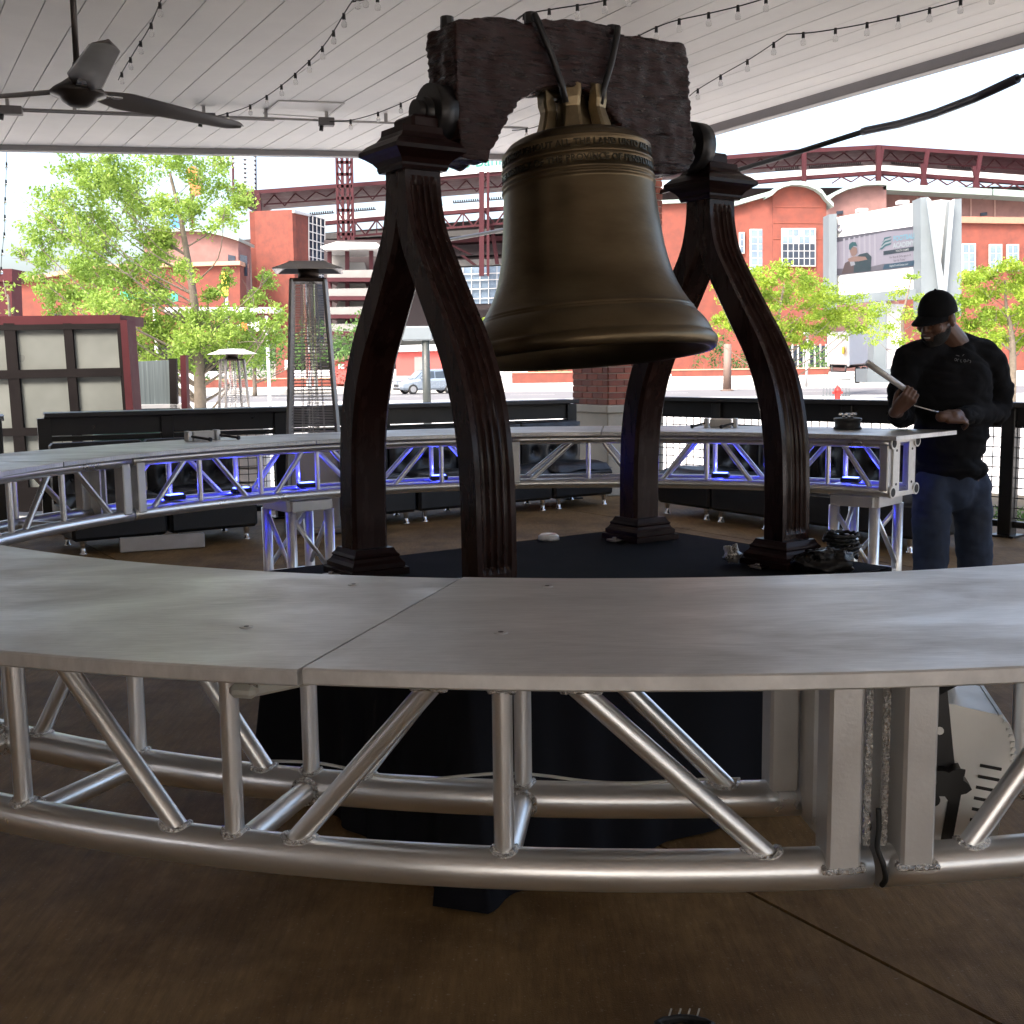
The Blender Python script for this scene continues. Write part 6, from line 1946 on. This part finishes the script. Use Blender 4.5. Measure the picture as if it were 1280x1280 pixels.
MB().cyl((S(281, 350, 60).x, 60.2, GZ), (S(281, 350, 60).x, 60.2, S(281, 342, 60).z), .08, n=8).build('shaft', M_FRAME, ysg)
gsg = thing('street_sign', 'green street name sign behind the left tree', 'sign', (S(190, 371, 60).x, 60.5, GZ))
quadprism([(150, 364), (222, 367), (222, 377), (150, 374)], 60, .1, pm('green_sign_face', (.03, .30, .20), .5), 'plate', gsg)
MB().cyl((S(190, 371, 60).x, 60.3, GZ), (S(190, 371, 60).x, 60.3, S(190, 366, 60).z), .09, n=8).build('shaft', M_FRAME, gsg)
bn_l = ('green bin outside the left railing, nearer the kiosk', 'green bin outside the left railing, nearer the tree')
for i, px in enumerate((145, 186)):
    p = S(px, 560, 13.2); t = thing('green_bin', bn_l[i], 'bin', (p.x, 13.2, GZ), 'green bins outside the railing')
    m_ = pm('green_bin_plastic', (.02, .09, .06), .5)
    MB().lathe([(0, 0), (.17, 0), (.19, .1), (.22, 1.15), (.24, 1.15), (.24, 1.20), (.0, 1.20)], 16, Matrix.Translation((p.x, 13.2, GZ))).build('tub', m_, t)
    MB().lathe([(.245, 1.19), (.25, 1.22), (.2, 1.30), (0, 1.33)], 16, Matrix.Translation((p.x, 13.2, GZ))).build('lid', m_, t)
for i, (px, w_) in enumerate(((213, .9), (238, .8), (300, .7))):
    p = S(px, 556, 14.5); t = thing('crate_stack', ('pale timber crate seen under the left railing ledge', 'brown timber crate right of the pale one under the ledge', 'pale box under the ledge left of the tall heater')[i], 'crate', (p.x, 14.5, GZ), 'crates outside the left railing')
    mm = pm('crate_wood_%d' % i, ((.5, .36, .24), (.28, .14, .07), (.55, .5, .45))[i], .8)
    for k in range(7): MB().box((p.x, 14.5 - .2, GZ + .09 + k * .18), (w_, .03, .15)).build('slat', mm, t)
    MB().box((p.x, 14.5 + .02, GZ + .63), (w_ - .04, .36, 1.26)).build('case', mm, t)
bnr = S(1243, 470, 48)
tb = thing('waste_bin', 'grey waste bin under the right tree', 'bin', (bnr.x, 48, GZ))
MB().box((bnr.x, 48, GZ + .9), (.62, .6, 1.8), None, .03).build('cabinet', M_GREYP, tb)
MB().sphere((bnr.x, 48, GZ + 1.8), (.33, .32, .28), 16, 8).build('domed_lid', M_WPANEL, tb)
br_ = thing('crowd_barrier', 'low grey crowd barrier in front of the trailer', 'barrier', (S(1046, 470, 62).x, 62, GZ))
for x in range(1030, 1063, 4): MB().cyl((S(x, 466, 62).x, 62, GZ), (S(x, 460, 62).x, 62, GZ + 1.0), .02, n=6).build('upright', M_GREYP, br_)
for z in (.15, 1.0): MB().cyl((S(1028, 460, 62).x, 62, GZ + z), (S(1064, 460, 62).x, 62, GZ + z), .03, n=6).build('rail', M_GREYP, br_)

# ---- planter walls, gate and shed across the street
def lowwall(x0, x1, y0, y1, d, label, mat=M_BRICKW, name='planter_wall'):
    a, b_ = S(x0, y0, d), S(x1, y0, d)
    t = thing(name, label, 'wall', ((a.x + b_.x) / 2, d, GZ))
    zt = S((x0 + x1) / 2, y0, d).z
    MB().box(((a.x + b_.x) / 2, d + .2, (zt + GZ) / 2), (b_.x - a.x, .4, zt - GZ)).build('brick_face', mat, t)
    MB().box(((a.x + b_.x) / 2, d + .2, zt + .05), (b_.x - a.x + .1, .5, .1)).build('coping', pm('brick_coping', (.45, .25, .17), .8), t)
lowwall(255, 440, 474, 482, 100, 'low red brick planter wall across the street on the left')
lowwall(640, 740, 466, 474, 104, 'low brick planter wall seen under the bell lip')
lowwall(840, 1036, 462, 470, 96, 'low brick planter wall left of the trailer')
gp = thing('gate_pier', 'red brick gate pier with a plaque across the street', 'pier', (S(350, 470, 104).x, 104, GZ))
quadprism([(345, 425), (360, 425), (360, 482), (345, 482)], 104, 1.2, M_BRICKW, 'shaft', gp)
quadprism([(356, 450), (361, 450), (361, 462), (356, 462)], 103.8, .1, M_WPANEL, 'plaque', gp)
gt = thing('grey_gate', 'grey boarded gate left of the brick gate pier', 'gate', (S(325, 470, 105).x, 105, GZ))
for i in range(12): quadprism([(308 + i * 3.1, 452), (310.6 + i * 3.1, 452), (310.6 + i * 3.1, 476), (308 + i * 3.1, 476)], 105, .15, pm('grey_gate_boards', (.22, .22, .21), .8), 'board', gt)
shd = thing('red_shed', 'small red shed with a brown roof across the street', 'shed', (S(430, 470, 98).x, 98, GZ))
quadprism([(416, 452), (446, 450), (446, 480), (416, 480)], 98, 3, pm('red_shed_wall', (.42, .07, .06), .7), 'wall', shd)
quadprism([(412, 449), (448, 442), (448, 446), (412, 453)], 97.5, 4, pm('brown_shed_roof', (.16, .08, .06), .8), 'roof', shd)
quadprism([(423, 455), (430, 455), (430, 461), (423, 461)], 97.9, .1, M_WPANEL, 'notice', shd)
sh2 = thing('red_stall', 'red and white stall behind the parked car', 'stall', (S(520, 470, 100).x, 100, GZ))
quadprism([(495, 440), (552, 438), (552, 470), (495, 470)], 100, 2, pm('red_shed_wall', (.42, .07, .06), .7), 'front', sh2)
quadprism([(495, 432), (552, 430), (552, 438), (495, 440)], 99.6, 2.5, M_WPANEL, 'white_band', sh2)
quadprism([(518, 446), (534, 446), (534, 470), (518, 470)], 99.9, .1, M_CONC, 'opening', sh2)
# ================================================================== TREES AND SHRUBS
M_BARK = pm('tree_bark', (.14, .115, .09), .9, 0, .3, 6, .6, 30)
L_FRESH = leaf_mat('fresh_spring_leaf', (.16, .27, .035), (.30, .42, .075))
L_YELL = leaf_mat('yellow_green_leaf', (.15, .25, .018), (.30, .40, .035))
L_DARK = leaf_mat('dark_shrub_leaf', (.025, .07, .014), (.06, .14, .025))
L_MID = leaf_mat('mid_green_leaf', (.06, .14, .03), (.12, .22, .05))
L_RUST = leaf_mat('rust_red_leaf', (.16, .04, .03), (.25, .08, .05))
def leaves(blobs, d, dep, n, ls, rnd, flat=1.0, inner=.35):
    """leaf faces in clumps: blobs (px, py, radius px) at distance d"""
    m = MB(); k = d / FOC
    for (px, py, r) in blobs:
        dy = rnd.gauss(0, dep)
        c = at(px, py, d + dy)
        R = r * k
        cnt = int(n * (r / 20.0) ** 1.7)
        # a few tufts inside each clump, so gaps stay open
        tufts = [c + Vector((rnd.gauss(0, .55) * R, rnd.gauss(0, .6) * R, rnd.gauss(0, .55) * R * flat)) for _ in range(max(4, int(r / 1.7)))]
        for i in range(cnt):
            t = rnd.choice(tufts)
            s = R * .20 + ls * .8
            p = t + Vector((rnd.gauss(0, s), rnd.gauss(0, s), rnd.gauss(0, s * .8 * flat)))
            n_ = Vector((rnd.gauss(0, .7), rnd.gauss(0, .7), rnd.gauss(.5, .6))).normalized()
            a = n_.orthogonal().normalized(); ang = rnd.random() * 6.283
            b_ = n_.cross(a); a2 = a * math.cos(ang) + b_ * math.sin(ang); b2 = n_.cross(a2)
            L_ = ls * rnd.uniform(.6, 1.3); W_ = L_ * rnd.uniform(.35, .6)
            m.add([p - a2 * L_, p + b2 * W_ - n_ * L_ * .15, p + a2 * L_, p - b2 * W_ - n_ * L_ * .15], [(0, 1, 2, 3)])
    return m
def tree(label, trunk, blobs, d, mat, n=170, ls=.07, dep=.8, r0=.1, seed=1, gz_=GZ, limbs=None, group=None, name='tree', flat=1.0, cat='tree', twigs=3):
    rnd = random.Random(seed)
    base = at(trunk[0][0], trunk[0][1], d); base.z = gz_
    t = thing(name, label, cat, tuple(base), group)
    pts = [base] + [at(x, y, d) for x, y in trunk[1:]]
    tp = [Vector(p) for p in catmull([tuple(p) for p in pts], 5)]
    rs = [r0 * (1 - .82 * i / (len(tp) - 1)) for i in range(len(tp))]
    MB().tube(tp, rs, 10).build('trunk', M_BARK, t)
    # limbs: each clump is reached from the trunk
    m = MB()
    for i, (px, py, r) in enumerate(blobs):
        if limbs is not None and i % limbs: continue
        c = at(px, py, d + rnd.gauss(0, dep * .6))
        j0 = 0; best = 1e9
        for j, q in enumerate(tp):
            if q.z > c.z - .12 * (c - tp[-1]).length or j < 2: continue
            v = abs((c - q).length - (c.z - q.z) * 1.6) + .2 * (c - q).length
            if v < best: best = v; j0 = j
        if j0 == 0: j0 = min(3, len(tp) - 1)
        q = tp[j0]
        mid = q.lerp(c, .45) + Vector((rnd.gauss(0, .05), rnd.gauss(0, .05), -.05)) * (c - q).length
        cv = [Vector(p) for p in catmull([tuple(q), tuple(mid), tuple(c)], 4)]
        rr = max(.006, rs[j0] * .27)
        m.tube(cv, [rr * (1 - .8 * k / (len(cv) - 1)) for k in range(len(cv))], 6, caps=False)
        for k in range(twigs):
            e = c + Vector((rnd.gauss(0, 1), rnd.gauss(0, 1), rnd.gauss(.3, .8))) * (r * d / FOC * .8)
            s_ = cv[-2].lerp(cv[-1], rnd.random())
            m.tube([s_, s_.lerp(e, .5) + Vector((0, 0, .02)), e], [rr * .3, rr * .2, rr * .08], 4, caps=False)
    m.build('limbs', M_BARK, t)
    leaves(blobs, d, dep, n, ls, rnd, flat).build('crown', mat, t, fix=False)
    return t
LT = [(90, 205, 14), (105, 235, 20), (70, 245, 16), (60, 275, 18), (85, 290, 20), (40, 300, 17), (28, 318, 9), (60, 330, 13), (100, 320, 25), (135, 232, 24), (150, 205, 22), (170, 240, 24), (140, 270, 26), (175, 285, 26), (130, 310, 26), (112, 350, 24),
      (160, 342, 28), (200, 210, 18), (225, 200, 17), (250, 225, 20), (270, 205, 14), (290, 235, 14), (302, 256, 12), (280, 265, 15), (240, 265, 17), (210, 260, 20), (205, 300, 20), (190, 330, 20), (85, 370, 20), (58, 362, 11), (130, 380, 24),
      (165, 385, 26), (200, 370, 22), (232, 340, 12), (150, 415, 22), (185, 420, 26), (215, 410, 22), (240, 430, 22), (190, 450, 20), (210, 470, 14), (270, 410, 26), (300, 395, 20), (318, 372, 14), (334, 350, 11), (344, 400, 13),
      (300, 430, 22), (330, 425, 20), (275, 440, 18), (250, 395, 16), (165, 440, 14), (45, 345, 9), (75, 395, 12), (285, 350, 10), (262, 372, 12), (225, 440, 16), (310, 448, 14), (180, 470, 12), (110, 270, 20), (120, 200, 10)]
tree('large airy spring tree with pale green leaves left of the heater', [(249, 540), (250, 485), (246, 430), (243, 380), (234, 320), (225, 270), (212, 215)], LT, 22, L_FRESH, n=820, ls=.042, dep=.9, r0=.135, seed=4, twigs=5)
tree('small tree tip with few leaves at the left picture edge', [(12, 420), (12, 392), (8, 370), (4, 350)], [(6, 358, 8), (17, 388, 6), (0, 372, 7)], 20, L_FRESH, n=120, ls=.045, dep=.2, r0=.03, seed=9, name='sapling')
RT1 = [(905, 352, 13), (935, 344, 15), (962, 346, 16), (988, 342, 16), (1012, 352, 17), (1034, 366, 16), (915, 372, 15), (948, 372, 20), (978, 372, 20), (1008, 382, 20), (1038, 392, 18), (1062, 378, 15), (1080, 392, 13), (930, 398, 18), (962, 402, 20), (992, 410, 20), (1022, 412, 17), (1052, 402, 16), (905, 405, 15), (888, 420, 12), (945, 425, 15), (975, 432, 13), (1072, 410, 12), (1005, 432, 10)]
tree('yellow green tree right of the right bell stand', [(975, 470), (975, 445), (972, 415), (975, 385), (980, 355)], RT1, 56, L_YELL, n=1000, ls=.085, dep=1.6, r0=.16, seed=12, flat=.7, group='yellow green street trees')
RT2 = [(1100, 384, 13), (1122, 366, 12), (1140, 348, 10), (1132, 392, 14), (1112, 408, 13), (1092, 402, 11), (1150, 372, 11), (1148, 412, 12), (1096, 424, 9), (1125, 425, 11), (1155, 395, 9)]
tree('thin yellow green tree in front of the billboard beside the man', [(1130, 475), (1130, 440), (1128, 400), (1134, 370), (1140, 345)], RT2, 44, L_YELL, n=520, ls=.06, dep=.7, r0=.09, seed=13, flat=.7, group='yellow green street trees')
RT3 = [(1212, 352, 13), (1236, 342, 14), (1260, 336, 14), (1282, 345, 16), (1206, 378, 15), (1235, 370, 19), (1264, 366, 20), (1290, 375, 18), (1212, 402, 17), (1243, 398, 19), (1275, 396, 18), (1204, 425, 14), (1230, 428, 16), (1256, 420, 14), (1284, 425, 16), (1300, 400, 18), (1222, 445, 10), (1312, 360, 18)]
tree('leafy tree behind the right shoulder of the man', [(1266, 475), (1266, 450), (1264, 415), (1258, 385), (1256, 350)], RT3, 46, L_YELL, n=1050, ls=.075, dep=1.2, r0=.17, seed=14, flat=.75, group='yellow green street trees')
tree('round green tree below the ramp tower', [(450, 480), (450, 460), (448, 430)], [(428, 425, 12), (445, 412, 14), (462, 402, 14), (440, 438, 13), (460, 428, 15), (472, 415, 12), (425, 445, 10), (470, 442, 12)], 90, L_MID, n=330, ls=.16, dep=1.2, r0=.2, seed=21)
tree('darker tree between the brick tower and the heater', [(318, 480), (318, 450), (320, 420)], [(300, 445, 14), (318, 435, 15), (335, 440, 14), (350, 425, 12), (330, 458, 12), (310, 462, 12), (345, 452, 10), (380, 425, 14), (395, 410, 12), (375, 445, 12), (405, 440, 12)], 84, L_MID, n=300, ls=.16, dep=1.4, r0=.18, seed=22)
def shrub(label, blobs, d, mat, seed, ls=.14, n=300):
    rnd = random.Random(seed)
    c = at(blobs[0][0], 480, d); t = thing('shrub', label, 'shrub', (c.x, d, GZ))
    leaves(blobs, d, .6, n, ls, rnd).build('foliage', mat, t, fix=False)
    m = MB()
    for (px, py, r) in blobs:
        p = at(px, py, d); m.tube([Vector((p.x, p.y, GZ)), p], [.05, .015], 5, caps=False)
    m.build('stem', M_BARK, t)
shrub('dark green shrubs left of the right bell stand leg', [(895, 445, 13), (910, 452, 12), (928, 450, 12), (942, 455, 10), (880, 452, 12), (900, 432, 12)], 98, L_DARK, 31)
shrub('green shrubs in front of the far fence by the trailer', [(1012, 450, 11), (1025, 440, 12), (1030, 455, 9), (1005, 458, 8), (990, 458, 7)], 98, L_MID, 32)
shrub('green shrubs on the left planter wall', [(262, 470, 8), (280, 470, 8), (300, 472, 7), (318, 472, 7)], 101, L_DARK, 33)
shrub('rust red shrub beside the red shed', [(418, 470, 8), (430, 467, 8), (440, 470, 7)], 96, L_RUST, 34)
shrub('green shrubs on the planter seen under the bell lip', [(690, 463, 6), (705, 462, 6), (725, 463, 6), (675, 464, 5)], 106, L_MID, 35)
shrub('light green foliage seen left of the bell waist', [(604, 405, 6), (612, 398, 6), (600, 414, 6)], 120, L_YELL, 36)
# far fence behind the shrubs
ff = thing('far_fence', 'dark far fence with white posts behind the right trees', 'fence', (S(985, 470, 108).x, 108, GZ))
quadprism([(940, 432), (1036, 432), (1036, 470), (940, 470)], 108.5, .3, M_DGLASS, 'dark_panel', ff)
for x in range(962, 1036, 7): quadprism([(x, 430), (x + 1.4, 430), (x + 1.4, 470), (x, 470)], 108, .2, M_FRAME, 'post', ff)
